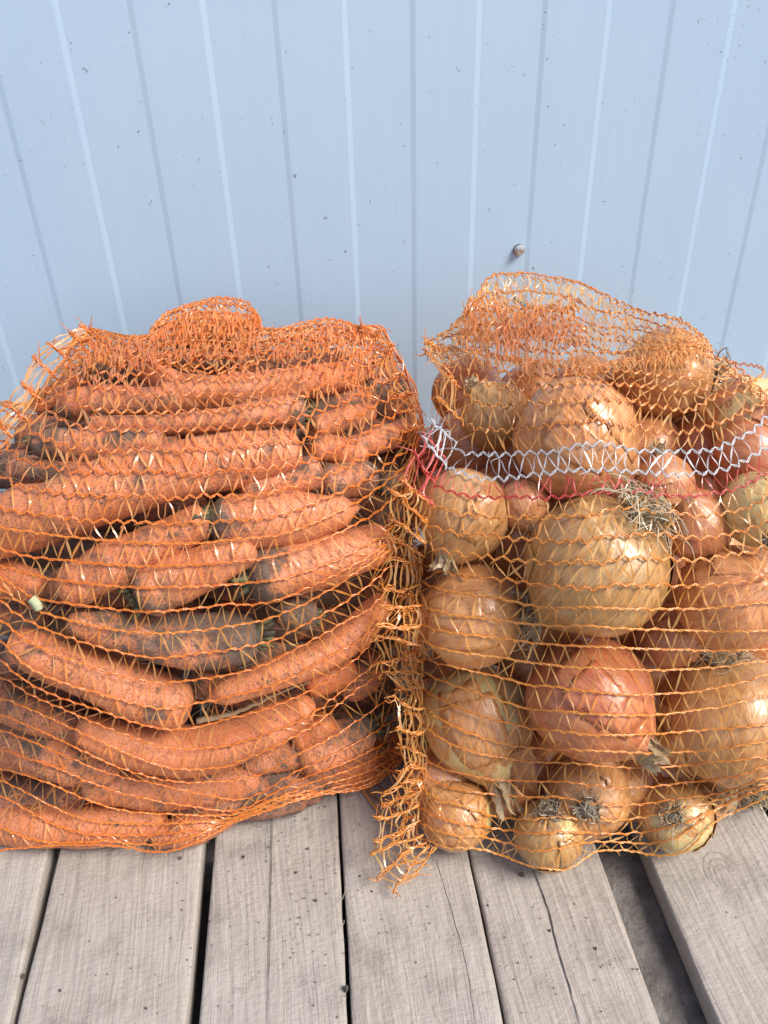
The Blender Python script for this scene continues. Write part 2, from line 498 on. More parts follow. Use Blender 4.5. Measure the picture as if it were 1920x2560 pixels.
def build_wall():
    w = empty('metal_wall', (0.1, WALL_Y, 0.4), label='pale blue white ribbed sheet metal wall standing behind both sacks', cat='wall')
    W0, DL, HF, SL = -0.2028, 0.0575, 0.00034, 0.0023
    z0, z1 = -0.10, 2.1
    for k in range(-14, 26):
        # band between flank k and flank k+1; even k: raised towards the camera
        y = WALL_Y - HF if k % 2 == 0 else WALL_Y + HF
        yn = WALL_Y + HF if k % 2 == 0 else WALL_Y - HF
        xa, xb = W0 + k * DL + SL, W0 + (k + 1) * DL - SL
        e = 0.0008
        prof = [(xa, y), (xa + e, y), (xb - e, y), (xb, y), (xb + 0.35 * e, y + (yn - y) * 0.06),
                (xb + 2 * SL - 0.35 * e, yn - (yn - y) * 0.06), (xb + 2 * SL, yn)]
        zs = [z0, 0.0, 0.3, 0.6, 1.2, z1]
        v = [(x, yy, z) for z in zs for x, yy in prof]
        m_ = len(prof)
        f = [(j * m_ + i, j * m_ + i + 1, (j + 1) * m_ + i + 1, (j + 1) * m_ + i) for j in range(len(zs) - 1) for i in range(m_ - 1)]
        p = mesh_obj('panel', v, f, M_WALL, w, (0.5 * (xa + xb), y, 0.4))
        bv = p.modifiers.new('edges', 'EDGE_SPLIT'); bv.split_angle = math.radians(50)
    # screw with washer near a rib
    sc = on_plane(1297, 624, wall=WALL_Y + HF)
    n = 24
    def lathe(profile, nn, rot=0.0):
        v, f = [], []
        for (r, d) in profile:
            for j in range(nn):
                a = 2 * math.pi * j / nn + rot
                v.append((sc[0] + r * math.cos(a), WALL_Y + HF - d, sc[2] + r * math.sin(a)))
        for i in range(len(profile) - 1):
            for j in range(nn):
                j2 = (j + 1) % nn
                f.append((i * nn + j, i * nn + j2, (i + 1) * nn + j2, (i + 1) * nn + j))
        f.append(tuple((len(profile) - 1) * nn + j for j in range(nn)))
        return v, f
    v, f = lathe([(0.0054, 0.0022), (0.0054, 0.0028), (0.0046, 0.0031), (0.0040, 0.0031)], n)
    head = mesh_obj('screw', v, f, M_ZINC, w, tuple(sc), smooth=False)
    v2, f2 = lathe([(0.0038, 0.0031), (0.0038, 0.0066), (0.0034, 0.0071), (0.0022, 0.0072), (0.0020, 0.0066)], 6, 0.3)
    hx = mesh_obj('hex_head', v2, f2, M_ZINC, head, tuple(sc), smooth=False); hx.location = (0, 0, 0)
    v3, f3 = lathe([(0.0056, 0.0), (0.0057, 0.0011), (0.0053, 0.0022)], n)
    ws = mesh_obj('washer', v3, f3, M_RUBBER, head, tuple(sc)); ws.location = (0, 0, 0)
build_wall()

def build_pallet():
    pal = empty('pallet', (0.05, 0.35, 0), label='weathered grey wooden pallet under the two sacks', cat='pallet')
    # left and right edge of every board at y 0.45 and 0.30 (metres)
    boards = [(-0.345, -0.352, -0.231, -0.2335), (-0.222, -0.2295, -0.1035, -0.1112), (-0.0938, -0.1025, 0.0092, 0.0004),
              (0.0118, 0.0034, 0.1128, 0.1066), (0.1146, 0.1086, 0.2166, 0.2123), (0.2562, 0.2518, 0.370, 0.3600),
              (0.386, 0.379, 0.49, 0.482), (-0.47, -0.478, -0.362, -0.370), (0.500, 0.492, 0.60, 0.592)]
    th = 0.022
    for bi, (l45, l30, r45, r30) in enumerate(boards):
        ys = np.linspace(-0.22, 0.785, 48)
        rl = random.Random(bi)
        prof = []
        v, f = [], []
        nx = 9
        for y in ys:
            k = (y - 0.30) / 0.15
            xl = l30 + (l45 - l30) * k + 0.0007 * mnoise.noise((bi * 7.1, y * 22, 0)) + 0.0004 * mnoise.noise((bi * 3.1, y * 90, 4))
            xr = r30 + (r45 - r30) * k + 0.0007 * mnoise.noise((bi * 5.3, y * 22, 9)) + 0.0004 * mnoise.noise((bi * 2.7, y * 90, 8))
            top = []
            rr = 0.0022
            xs = [xl, xl + 0.3 * rr, xl + rr] + list(np.linspace(xl + 3 * rr, xr - 3 * rr, nx)) + [xr - rr, xr - 0.3 * rr, xr]
            zs = [-rr, -0.3 * rr, 0.0] + [0.0] * nx + [0.0, -0.3 * rr, -rr]
            for x, z in zip(xs, zs):
                zz = z + 0.0005 * mnoise.noise((x * 35 + bi * 9, y * 8, 2)) - (0.0008 + 0.0007 * (bi % 3))
                top.append((x, y, zz))
            top += [(xr, y, -th), (xl, y, -th)]
            v += top
        m_ = nx + 8
        for j in range(len(ys) - 1):
            for i in range(m_):
                i2 = (i + 1) % m_
                f.append((j * m_ + i, j * m_ + i2, (j + 1) * m_ + i2, (j + 1) * m_ + i))
        f.append(tuple(range(m_))[::-1]); f.append(tuple((len(ys) - 1) * m_ + i for i in range(m_)))
        o = mesh_obj('plank', v, f, M_WOOD, pal, (0.5 * (l30 + r30), 0.3, 0))
        o.modifiers.new('edges', 'EDGE_SPLIT').split_angle = math.radians(60)
    for y0, y1 in ((0.435, 0.53), (-0.2, -0.11), (0.70, 0.785)):
        v, f = [], []
        xs = np.linspace(-0.48, 0.6, 14)
        for x in xs:
            j = 0.0006 * mnoise.noise((x * 20, y0, 0))
            v += [(x, y0 + j, -th - 0.003), (x, y0 + 0.004 + j, -th - 0.0012), (x, y1 - 0.004 + j, -th - 0.0012), (x, y1 + j, -th - 0.003), (x, y1 + j, -0.07), (x, y0 + j, -0.07)]
        for j in range(len(xs) - 1):
            for i in range(6):
                i2 = (i + 1) % 6
                f.append((j * 6 + i, (j + 1) * 6 + i, (j + 1) * 6 + i2, j * 6 + i2))
        f.append((0, 1, 2, 3, 4, 5)); f.append(tuple(13 * 6 + i for i in (5, 4, 3, 2, 1, 0)))
        mesh_obj('crossbeam', v, f, M_WOOD, pal, (0.05, 0.5 * (y0 + y1), -0.06), smooth=False)
    # lower deck board, covered with trodden soil, seen through the wide gap
    v, f = [], []
    ys = np.linspace(-0.2, 0.433, 90); xs = np.linspace(0.155, 0.312, 24)
    for y in ys:
        for x in xs:
            v.append((x, y, -0.0265 + 0.0022 * mnoise.noise((x * 60, y * 60, 1)) + 0.0014 * mnoise.noise((x * 190, y * 190, 4)) + max(0, 0.006 * (mnoise.noise((x * 90, y * 90, 9)) - 0.35))))
    for j in range(89):
        for i in range(23):
            f.append((j * 24 + i, j * 24 + i + 1, (j + 1) * 24 + i + 1, (j + 1) * 24 + i))
    lo = mesh_obj('lower_plank', v, f, M_SOIL, pal, (0.23, 0.15, -0.03))
    lo.modifiers.new('thick', 'SOLIDIFY').thickness = 0.018
    # the shake running along the fifth board
    def board_line(pts, name, w, mat):
        mb = MB()
        p3 = [on_plane(x, y, z=-0.0006) for x, y in pts]
        p3 = spline(p3, 26)
        for i in range(len(p3)):
            p3[i][0] += 0.0006 * mnoise.noise((i * 0.6, 1, 3))
        ww = w * (0.6 + 0.4 * np.abs(np.sin(np.arange(26) * 0.9))) * np.sin(np.linspace(0.25, math.pi - 0.05, 26)) ** 0.4
        mb.tube(p3, ww, 4, 0.2)
        mb.obj(name, mat, pal, tuple(p3[12]))
    dark = mat_plain('dark_crack', (0.14, 0.115, 0.095), 0.95)
    board_line([(1335, 2175), (1370, 2270), (1395, 2370), (1425, 2470), (1452, 2570)], 'crack', 0.0006, dark)
    board_line([(682, 2010), (679, 2150), (676, 2300), (672, 2440), (668, 2570)], 'crack', 0.0004, dark)
    board_line([(1090, 2150), (1130, 2280), (1165, 2410), (1190, 2570)], 'crack', 0.0003, mat_plain('grey_crack', (0.15, 0.125, 0.11), 0.95))
    # knots
    for (cx, cy, r) in ((1118, 2502, 0.016), (1815, 2190, 0.02)):
        c = on_plane(cx, cy, z=0.0)
        mb = MB()
        for q in range(3):
            rr = r * (0.45 + 0.25 * q)
            a0 = random.uniform(0, 6); a = np.linspace(a0, a0 + random.uniform(2.5, 4.5), 30)
            pts = np.stack([c[0] + rr * 0.72 * np.cos(a), c[1] + rr * 1.15 * np.sin(a), np.full(30, -0.0009)], 1)
            mb.tube(pts, 0.00018, 4, 0.3)
        mb.obj('knot', mat_plain('knot_ring', (0.29, 0.25, 0.225), 0.9), pal, tuple(c))
build_pallet()

def build_crumbs():
    mb = MB()
    r_ = random.Random(5)
    spots = [(650, 2033, 10), (770, 2120, 5), (1305, 2186, 12), (790, 2250, 6), (740, 2180, 5), (450, 2145, 7), (610, 2140, 6), (900, 2190, 5), (930, 2228, 5), (865, 2470, 14), (58, 2440, 10), (365, 2520, 5), (150, 2475, 5), (1490, 2370, 6), (1375, 2325, 5), (1220, 2262, 4)]
    for i in range(190):
        g = r_.random()
        if g < 0.55: spots.append((r_.gauss(770, 150), r_.uniform(2000, 2400), r_.uniform(0.9, 2.8)))
        elif g < 0.8: spots.append((r_.uniform(180, 1000), r_.uniform(2120, 2540), r_.uniform(0.8, 2.6)))
        else: spots.append((r_.uniform(1200, 1640), r_.uniform(2160, 2540), r_.uniform(0.8, 3.0)))
    for (x, y, r) in spots:
        c = on_plane(x, y, z=0.0)
        R = r / FPX * 0.7 * 0.6
        v = []
        for a in range(6):
            th_ = a * math.pi / 3 + r_.random() * 0.5
            v.append((c[0] + R * r_.uniform(0.6, 1.2) * math.cos(th_), c[1] + R * r_.uniform(0.6, 1.2) * math.sin(th_), -0.0012))
        for a in range(6):
            q = v[a]; v.append((c[0] + (q[0] - c[0]) * 0.6, c[1] + (q[1] - c[1]) * 0.6, R * r_.uniform(0.5, 1.1)))
        f = [(a, (a + 1) % 6, 6 + (a + 1) % 6, 6 + a) for a in range(6)] + [(6, 7, 8, 9, 10, 11)]
        mb.add(v, f)
    o = mb.obj('soil_crumbs', M_CRUMB, None, (0, 0.4, 0), smooth=False)
    tag(o, 'scattered dark crumbs of dry soil on the pallet boards', 'soil crumbs', kind='stuff')
    # thin plant fibres on the boards
    mb = MB()
    for (x, y, dx, dy) in ((852, 2255, 10, -40), (1030, 2300, 15, -10), (725, 2170, 4, 18), (590, 2470, 30, 14), (640, 2440, -10, 30), (1062, 2312, 14, 12), (775, 2060, 4, 14), (1420, 2240, 40, 6), (860, 2300, -14, 30)):
        a, b = on_plane(x, y, z=0.0012), on_plane(x + dx, y + dy, z=0.0030)
        mid = 0.5 * (a + b) + np.array([0.002, 0.001, 0.001])
        mb.tube(spline([a, mid, b], 10), 0.00025, 4, r_.random())
    o = mb.obj('plant_fibres', M_ROOTHAIR, None, (0, 0.35, 0))
    tag(o, 'thin pale plant fibres lying on the pallet boards', 'fibres', kind='stuff')
build_crumbs()

# ------------------------------------------------------------------ shape of the two filled sacks
class Hull:
    def __init__(self, c, a, n, nz):
        self.c = np.array(c); self.a = np.array(a); self.n = n; self.nz = nz
    def F(self, p):
        q = np.abs((p - self.c) / self.a)
        return q[..., 0] ** self.n + q[..., 1] ** self.n + q[..., 2] ** self.nz
    def depth(self, x, y):
        """depth of the front of the sack along the view rays (closest approach outside it)"""
        d = ray_at(x, y)
        ts = np.linspace(0.28, 1.0, 240)
        P = EYE + d[..., None, :] * ts[:, None]
        Fv = self.F(P)
        inside = Fv < 1.0
        first = np.argmax(inside, axis=-1)
        has = inside.any(axis=-1)
        best = np.argmin(Fv, axis=-1)
        i = np.where(has, first, best)
        t = ts[i]
        # linear refinement of the first crossing
        i0 = np.clip(i - 1, 0, None)
        Fa = np.take_along_axis(Fv, i0[..., None], -1)[..., 0]; Fb = np.take_along_axis(Fv, i[..., None], -1)[..., 0]
        tr = ts[i0] + (ts[i] - ts[i0]) * np.clip((Fa - 1) / (Fa - Fb + 1e-9), 0, 1)
        t = np.where(has & (i > 0), tr, t)
        floor = (CAMZ - 0.002) / np.maximum(-d[..., 2], 1e-3)
        return np.minimum(t, floor)

HULL_C = Hull((-0.095, 0.615, 0.145), (0.212, 0.17, 0.20), 2.5, 3.2)
HULL_O = Hull((0.275, 0.575, 0.145), (0.205, 0.195, 0.205), 2.5, 3.2)

def clear_floor(p, r):
    """slide a centre along its view ray so that the body of radius r rests on the boards, not in them"""
    if p[2] < r:
        d = p - EYE
        p = EYE + d * ((CAMZ - r) / (CAMZ - p[2]))
    return p
def clear_wall(p, r):
    if p[1] > WALL_Y - 0.006 - r:
        d = p - EYE
        p = EYE + d * ((WALL_Y - 0.006 - r) / p[1])
    return p

# ------------------------------------------------------------------ carrots
OBST = {'c': [], 'o': []}

def carrot(path, layer, label, crown='', dirt=0.4, hue=0.5, push=0.0, tail=False, tip=''):
    """path: (x, y, radius) traced in the frame; layer: how many carrots lie in front"""
    pts, rad = [], []
    for x, y, r in path:
        t = float(HULL_C.depth(np.array(x), np.array(y)))
        R = r * t / FPX
        R = r * (t + R) / FPX
        p = EYE + ray_at(x, y) * (t + R * 0.95 + layer * 0.020 + push)
        p = clear_wall(clear_floor(p, R * 0.97), R)
        pts.append(p); rad.append(R)
    pts = np.array(pts); rad = np.array(rad)
    NR, NS = 44, 22
    pr = spline(np.c_[pts, rad], NR)
    P, R = pr[:, :3], pr[:, 3].copy()
    s = np.r_[0, np.cumsum(np.linalg.norm(np.diff(P, axis=0), axis=1))]
    L = s[-1]
    cap0 = min(R[0] * (1.6 if tip == 'L' else 0.75), L * 0.4); cap1 = min(R[-1] * (1.6 if tip == 'R' else 0.75), L * 0.4)
    # more rings near the ends
    u = np.linspace(0, 1, NR); u = u - 0.12 * np.sin(2 * math.pi * u)
    sn = u * L
    P = np.stack([np.interp(sn, s, P[:, i]) for i in range(3)], 1); R = np.interp(sn, s, R)
    e0 = np.clip(sn / cap0, 0, 1); e1 = np.clip((L - sn) / cap1, 0, 1)
    q0 = 1.0 if tip == 'L' else 2.4; q1 = 1.0 if tip == 'R' else 2.4
    R = R * (1 - (1 - e0) ** q0) ** (1 / q0 if q0 > 1 else 0.75) * (1 - (1 - e1) ** q1) ** (1 / q1 if q1 > 1 else 0.75)
    if not tip:
        tp = random.choice((-1, 1)) * random.uniform(0.04, 0.13)
        R = R * (1 + tp * np.linspace(-1, 1, NR))
    R = np.maximum(R, 0.0003)
    tg = np.gradient(P, axis=0); tg /= np.linalg.norm(tg, axis=1)[:, None] + 1e-12
    side = np.cross(tg, np.array([0.1, -0.7, 0.7])); side /= np.linalg.norm(side, axis=1)[:, None]
    up = np.cross(side, tg)
    sid = random.uniform(0, 50)
    v, al, mk = [], [], []
    for i in range(NR):
        ring_b = 1 + 0.075 * mnoise.noise((sn[i] * 55, sid, 1.0)) + 0.035 * mnoise.noise((sn[i] * 260, sid, 5.0)) - 0.16 * max(0.0, mnoise.noise((sn[i] * 210, sid, 8.0)) - 0.22)
        for j in range(NS):
            a = 2 * math.pi * j / NS
            w = (math.cos(a), math.sin(a))
            k = ring_b + 0.15 * mnoise.noise((w[0] * 1.1 + sid, w[1] * 1.1, sn[i] * 28)) + 0.03 * mnoise.noise((w[0] * 2.5 + sid, w[1] * 2.5, sn[i] * 110))
            v.append(P[i] + R[i] * k * (side[i] * w[0] + up[i] * w[1]))
            al.append(sn[i] * 6)
            dc = (sn[i] if crown == 'L' else L - sn[i]) if crown else 9.0
            mk.append(0.85 * math.exp(-max(0.0, dc - 0.004 - 0.006 * mnoise.noise((w[0] * 1.5 + sid, w[1] * 1.5, 7))) / 0.009))
    f = []
    for i in range(NR - 1):
        for j in range(NS):
            j2 = (j + 1) % NS
            f.append((i * NS + j, i * NS + j2, (i + 1) * NS + j2, (i + 1) * NS + j))
    f.append(tuple(range(NS))[::-1]); f.append(tuple((NR - 1) * NS + j for j in range(NS)))
    loc = tuple(P[NR // 2])
    hairs = layer < 2.5
    has_parts = bool(crown) or tail or hairs
    ob_kw = dict(attrs={'along': ('FLOAT', al), 'muck': ('FLOAT', mk)})
    if has_parts:
        root = empty('carrot', loc, label=label, cat='carrot', group='carrots in the left sack')
        o = mesh_obj('root', v, f, M_CARROT, root, loc, **ob_kw)
    else:
        o = mesh_obj('carrot', v, f, M_CARROT, None, loc, **ob_kw)
        tag(o, label, 'carrot', 'carrots in the left sack'); root = o
    o['dirt'] = float(dirt); o['hue'] = float(hue)
    OBST['c'].append((v, f))
    if hairs:
        mb = MB()
        va = np.array(v)
        for q in range(26):
            i = random.randrange(2, NR - 2); j = random.randrange(NS)
            b = va[i * NS + j]; nn = b - P[i]; nn /= np.linalg.norm(nn) + 1e-9
            if nn @ (EYE - b) < 0: nn = -nn; b = 2 * P[i] - b
            d = np.cross(nn, [random.gauss(0, 1), random.gauss(0, 1), random.gauss(0, 1)]); d /= np.linalg.norm(d) + 1e-9
            ln = random.uniform(0.006, 0.024)
            pts = [b + d * ln * w_ + nn * (0.0004 + 0.0016 * w_ * (1 - w_)) + 0.0035 * w_ * np.array(mnoise.noise_vector((q * 3.1, w_ * 2.5, sid))) for w_ in np.linspace(0, 1, 7)]
            mb.tube(pts, np.linspace(0.00020, 0.00010, 7), 3, random.random(), caps=False)
        mb.obj('root_hairs', M_TAIL, root, tuple(P[NR // 2]))['kind'] = 'stuff'
    if crown:
        i = 3 if crown == 'L' else NR - 4
        ax = -tg[i] if crown == 'L' else tg[i]
        c = P[0] if crown == 'L' else P[-1]
        r0 = (rad[0] if crown == 'L' else rad[-1])
        mb = MB()
        sx = np.cross(ax, [0.2, 0.3, 0.9]); sx /= np.linalg.norm(sx); sy = np.cross(ax, sx)
        base = c - ax * 0.0045
        mb.tube([base, c + ax * 0.0005, c + ax * 0.0022], [r0 * 0.60, r0 * 0.54, r0 * 0.38], 12, 0.15)
        for q in range(13):
            a = q * 2.4; rr = r0 * 0.46 * math.sqrt((q + 0.5) / 13)
            b = c + (sx * math.cos(a) + sy * math.sin(a)) * rr - ax * 0.001
            ln = r0 * random.uniform(0.25, 0.70)
            e = b + ax * ln + (sx * math.cos(a) + sy * math.sin(a)) * ln * 0.45 + np.array([0, 0, random.uniform(-1, 1) * 0.001])
            mb.tube([b, 0.5 * (b + e), e], [r0 * 0.15, r0 * 0.13, r0 * 0.09], 5, random.uniform(0.0, 1.0))
        mb.obj('stem_stub', M_STEM, root, tuple(c))
    if tail:
        mb = MB()
        p3 = []
        for x, y in tail:
            t = float(HULL_C.depth(np.array(x), np.array(y)))
            p3.append(EYE + ray_at(x, y) * (t + 0.008 + 0.012))
        p3 = spline(p3, 30)
        for i in range(30): p3[i] += 0.0012 * np.array(mnoise.noise_vector((i * 0.5, 3, sid)))
        mb.tube(p3, np.linspace(0.0026, 0.0005, 30), 6, 0.6)
        for i in range(4, 28, 3):
            e = p3[i] + 0.008 * np.array(mnoise.noise_vector((i * 2.1, 8, sid)))
            mb.tube([p3[i], 0.5 * (p3[i] + e) + 0.001, e], [0.0003, 0.0002, 0.0001], 3, 0.8)
        mb.obj('root_tail', M_TAIL, root, tuple(p3[0]))
    return root

CARROTS = [
    ([(374, 915, 30), (402, 945, 34), (450, 962, 34), (520, 968, 30)], 1, 'stubby bright carrot end poking up under the gathered net, left of centre at the top', '', 0.25, 0.7),
    ([(410, 905, 28), (480, 905, 32), (575, 905, 30)], 2, 'muddy brown carrot just below the hump of bunched net', '', 0.75, 0.3),
    ([(390, 1000, 36), (520, 985, 44), (680, 968, 44), (830, 945, 40), (925, 928, 26)], 1, 'long dark orange carrot running along the top of the pile to the right', '', 0.4, 0.3),
    ([(150, 1018, 34), (250, 1005, 42), (380, 1005, 42), (440, 1000, 36)], 1, 'dusky reddish carrot under the fringed upper left corner of the net', '', 0.5, 0.2),
    ([(215, 1062, 28), (400, 1064, 30), (560, 1050, 32), (700, 1030, 38), (760, 1035, 44)], 0, 'thin dusty carrot whose big muddy crown sits at the upper right', 'R', 0.5, 0.4, 0.012),
    ([(82, 1112, 40), (200, 1113, 47), (320, 1112, 40), (410, 1100, 26)], 0, 'short carrot with a black soily underside at the upper left', 'L', 0.62, 0.5, 0.004),
    ([(-70, 1330, 84), (120, 1282, 86), (280, 1220, 80), (420, 1180, 74), (600, 1150, 66), (752, 1120, 46)], 0, 'very long thick carrot lying slantwise across the whole upper sack', '', 0.38, 0.6, -0.006),
    ([(20, 1172, 30), (170, 1182, 36), (260, 1170, 30)], 1, 'dark carrot half hidden below the one with the black underside', '', 0.6, 0.1),
    ([(150, 1482, 58), (270, 1420, 62), (400, 1355, 52), (520, 1290, 40)], 0, 'orange carrot with blunt lower left end, left of the one with a cleft end', '', 0.40, 0.5),
    ([(345, 1500, 58), (430, 1455, 63), (540, 1405, 56), (640, 1370, 40)], 0, 'carrot with a cleft pale blunt end in the middle of the left half', 'L', 0.30, 0.75, -0.004),
    ([(525, 1305, 70), (660, 1300, 72), (790, 1288, 58), (900, 1270, 26)], 0, 'smooth pinkish carrot with its small dark crown at left and pointed tip at right', 'L', 0.25, 0.8, -0.004, False, 'R'),
    ([(600, 1225, 34), (700, 1205, 42), (800, 1176, 42)], 0, 'carrot end peeping out under the tip of the very long thick carrot', '', 0.45, 0.5, 0.010),
    ([(770, 1125, 34), (840, 1125, 38), (915, 1150, 32)], 1, 'reddish carrot right of the tip of the very long thick carrot', '', 0.35, 0.15),
    ([(800, 1215, 40), (860, 1200, 48), (935, 1195, 46)], 1, 'soil coated carrot stub left of the green topped carrot', '', 0.75, 0.2),
    ([(1005, 1195, 24), (975, 1212, 28), (958, 1225, 26)], 1, 'carrot showing a round green top at the right edge of the sack', 'R', 0.4, 0.4),
    ([(870, 1120, 30), (950, 1100, 36), (1035, 1070, 30)], 1, 'dark carrot in shade at the right edge, level with the red net stripe', '', 0.55, 0.1),
    ([(780, 1075, 28), (850, 1052, 34), (930, 1030, 30)], 2, 'shaded carrot behind the big muddy crown at the upper right', '', 0.5, 0.15),
    ([(615, 1452, 62), (720, 1425, 69), (850, 1390, 66), (970, 1350, 54)], 0, 'fat carrot with hairy muddy crown at its left end, right of the middle', 'L', 0.35, 0.7, -0.003),
    ([(165, 1552, 24), (300, 1580, 50), (450, 1602, 66), (570, 1598, 74), (650, 1590, 64)], 0, 'soil blackened carrot with a bright green crown at its right end', 'R', 0.80, 0.3, 0.002),
    ([(690, 1528, 40), (740, 1534, 44), (790, 1542, 38)], 0, 'short muddy carrot whose yellow green crown faces right', 'R', 0.85, 0.3, 0.012),
    ([(515, 1752, 26), (610, 1712, 38), (710, 1676, 42), (820, 1630, 44), (920, 1550, 40), (965, 1490, 28)], 0, 'slender carrot curving up along the right side of the sack', '', 0.25, 0.75, -0.002, False, 'L'),
    ([(20, 1600, 44), (150, 1656, 62), (300, 1712, 66), (420, 1758, 64), (478, 1776, 52)], 0, 'long carrot, dusty at left and orange at its blunt right end', '', 0.40, 0.55, -0.004, [(490, 1800), (560, 1790), (640, 1760), (720, 1722), (775, 1704)]),
    ([(190, 1815, 38), (330, 1864, 55), (460, 1878, 62), (600, 1848, 60), (710, 1800, 50), (780, 1758, 26)], 0, 'clean bright carrot bent like a bow across the lower middle', '', 0.14, 0.8, -0.006),
    ([(760, 1722, 36), (830, 1690, 42), (885, 1655, 36)], 1, 'broken carrot with glowing orange flesh at the right side', '', 0.15, 0.1),
    ([(850, 1735, 46), (900, 1690, 52), (945, 1640, 44)], 2, 'brownish carrot behind the broken carrot', '', 0.6, 0.4),
    ([(730, 1856, 36), (790, 1828, 42), (835, 1800, 34)], 1, 'reddish cracked carrot end under the bow shaped one', '', 0.25, 0.1),
    ([(745, 1905, 44), (840, 1862, 56), (930, 1815, 50)], 0, 'pinkish carrot with a grey woolly crown at the lower right', 'R', 0.5, 0.8),
    ([(205, 1945, 46), (340, 1965, 58), (480, 1965, 58), (580, 1955, 50), (650, 1946, 34)], 0, 'carrot near the bottom with a bright orange rounded tip', '', 0.35, 0.6),
    ([(600, 1910, 34), (700, 1890, 42), (800, 1860, 36)], 1, 'brown carrot above the bunched lower right rows of net', '', 0.6, 0.3),
    ([(680, 1962, 30), (800, 1940, 44), (900, 1905, 50), (1000, 1850, 34)], 1, 'carrot at the lower right corner resting on the boards', '', 0.2, 0.4),
    ([(-50, 1846, 58), (120, 1882, 62), (230, 1908, 54), (300, 1925, 34)], 0, 'thick dusty carrot at the lower left edge of the picture', '', 0.5, 0.6),
    ([(-40, 1735, 46), (100, 1790, 50), (240, 1845, 40)], 1, 'dull carrot wedged above the thick dusty one at lower left', '', 0.65, 0.4),
    ([(-50, 2055, 48), (130, 2062, 52), (300, 2060, 50), (420, 2055, 40)], 0, 'bottom row carrot lying flat on the boards at the left', '', 0.25, 0.8),
    ([(-60, 1958, 42), (100, 1968, 46), (215, 1985, 38)], 0, 'dirt covered carrot above the bottom row at left', '', 0.7, 0.3, 0.006),
    ([(380, 2085, 30), (470, 2078, 40), (560, 2040, 32), (600, 2020, 20)], 0, 'small carrot at the lowest bulge of the sack', '', 0.4, 0.6),
    ([(-50, 1435, 50), (40, 1452, 50), (110, 1475, 38)], 1, 'reddish carrot at the left edge below the very long thick one', '', 0.35, 0.3),
    ([(-40, 1535, 46), (60, 1555, 46), (120, 1570, 36)], 2, 'blackened carrot deep in the shade at the left edge', '', 0.95, 0.2),
    ([(430, 845, 40), (530, 832, 52), (640, 845, 44)], 1, 'carrot hidden in the hump of bunched net at the very top', '', 0.6, 0.3),
    ([(80, 1020, 24), (140, 985, 30), (220, 950, 30)], 3, 'dark carrot deep behind the left fringe of the net', '', 0.6, 0.1),
]
for args in CARROTS:
    carrot(*args)
# further layers inside; their heavy soil colour also paints in the gaps' shade
CARROT_GAP_LABEL = {0: 'dusky carrot behind the stubby bright end, under the left dip of the gathered net',
    1: 'shaded carrot behind the right end of the long dark orange one at the top',
    2: 'dark carrot end under the left fringe, left of the dusky reddish carrot',
    3: 'shaded carrot at the right shoulder, just inside the frayed right seam',
    4: 'dirty carrot peeping out above the crown of the one with a black underside',
    5: 'shaded carrot in the gap right above the tip of the very long thick carrot',
    6: 'dusky carrot at the left edge below the lowest stubs of the left fringe',
    7: 'dark carrot at the right edge beside the round green top',
    8: 'dark carrot in the gap under the middle of the very long thick carrot',
    9: 'dark carrot at the right edge under the round green top',
    10: 'dark carrot in the gap above the orange one with blunt lower left end',
    11: 'dark carrot at the right edge beside the far end of the fat muddy crowned one',
    12: 'dark carrot showing below the blunt lower left end of the orange carrot',
    13: 'dirty carrot showing under the fat carrot with muddy crown, at the right',
    14: 'dark carrot above the tapered left tip of the soil blackened carrot',
    15: 'dirty carrot above the short muddy one with the yellow green crown',
    16: 'dark carrot at the left edge under the dusty left end of the long carrot',
    17: 'shaded carrot at the right edge behind the upper end of the slender curving one',
    18: 'dark carrot in the gap under the long tailed carrot at the left',
    19: 'shaded carrot between the slender curving one and the thin pale root',
    21: 'dark carrot sliver under the thin pale root in the middle',
    24: 'dark carrot sliver between the thick dusty one and the dirt covered one at lower left',
    25: 'shaded carrot under the bunched lower right rows of net',
    49: 'carrot lying lowest at the right, where the net meets the boards'}
CARROT_UNSEEN = {32, 34, 36, 38, 40, 43, 45, 46, 47, 48, 50, 51, 22}
def drop(o, key):
    for c_ in list(o.children): bpy.data.objects.remove(c_)
    bpy.data.objects.remove(o); OBST[key].pop()
def fill_carrots():
    n_ = 0
    r_ = random.Random(3)
    for lay, off in ((3.9, 0), (6.2, 45)):
        for k in range(13):
            y = 930 + k * 88 + off
            if y > 2040: continue
            lo = float(np.interp(y, [900, 1000, 1100, 1200], [240, 140, 60, -60]))
            hi = float(np.interp(y, [900, 1000, 1150, 1500, 1800, 2050], [950, 1010, 1030, 1005, 970, 700]))
            mid = lo + (hi - lo) * r_.uniform(0.42, 0.58)
            for xa, xb in ((lo, mid - 15), (mid + 15, hi)):
                dy = r_.uniform(-28, 28)
                o = carrot([(xa, y - dy, 58), (0.5 * (xa + xb), y, 66), (xb, y + dy, 54)], lay,
                       CARROT_GAP_LABEL.get(n_, 'dusty carrot buried deep among the others in the left sack'), '', 0.85, 0.1)
                if n_ in CARROT_UNSEEN: drop(o, 'c')
                n_ += 1
fill_carrots()

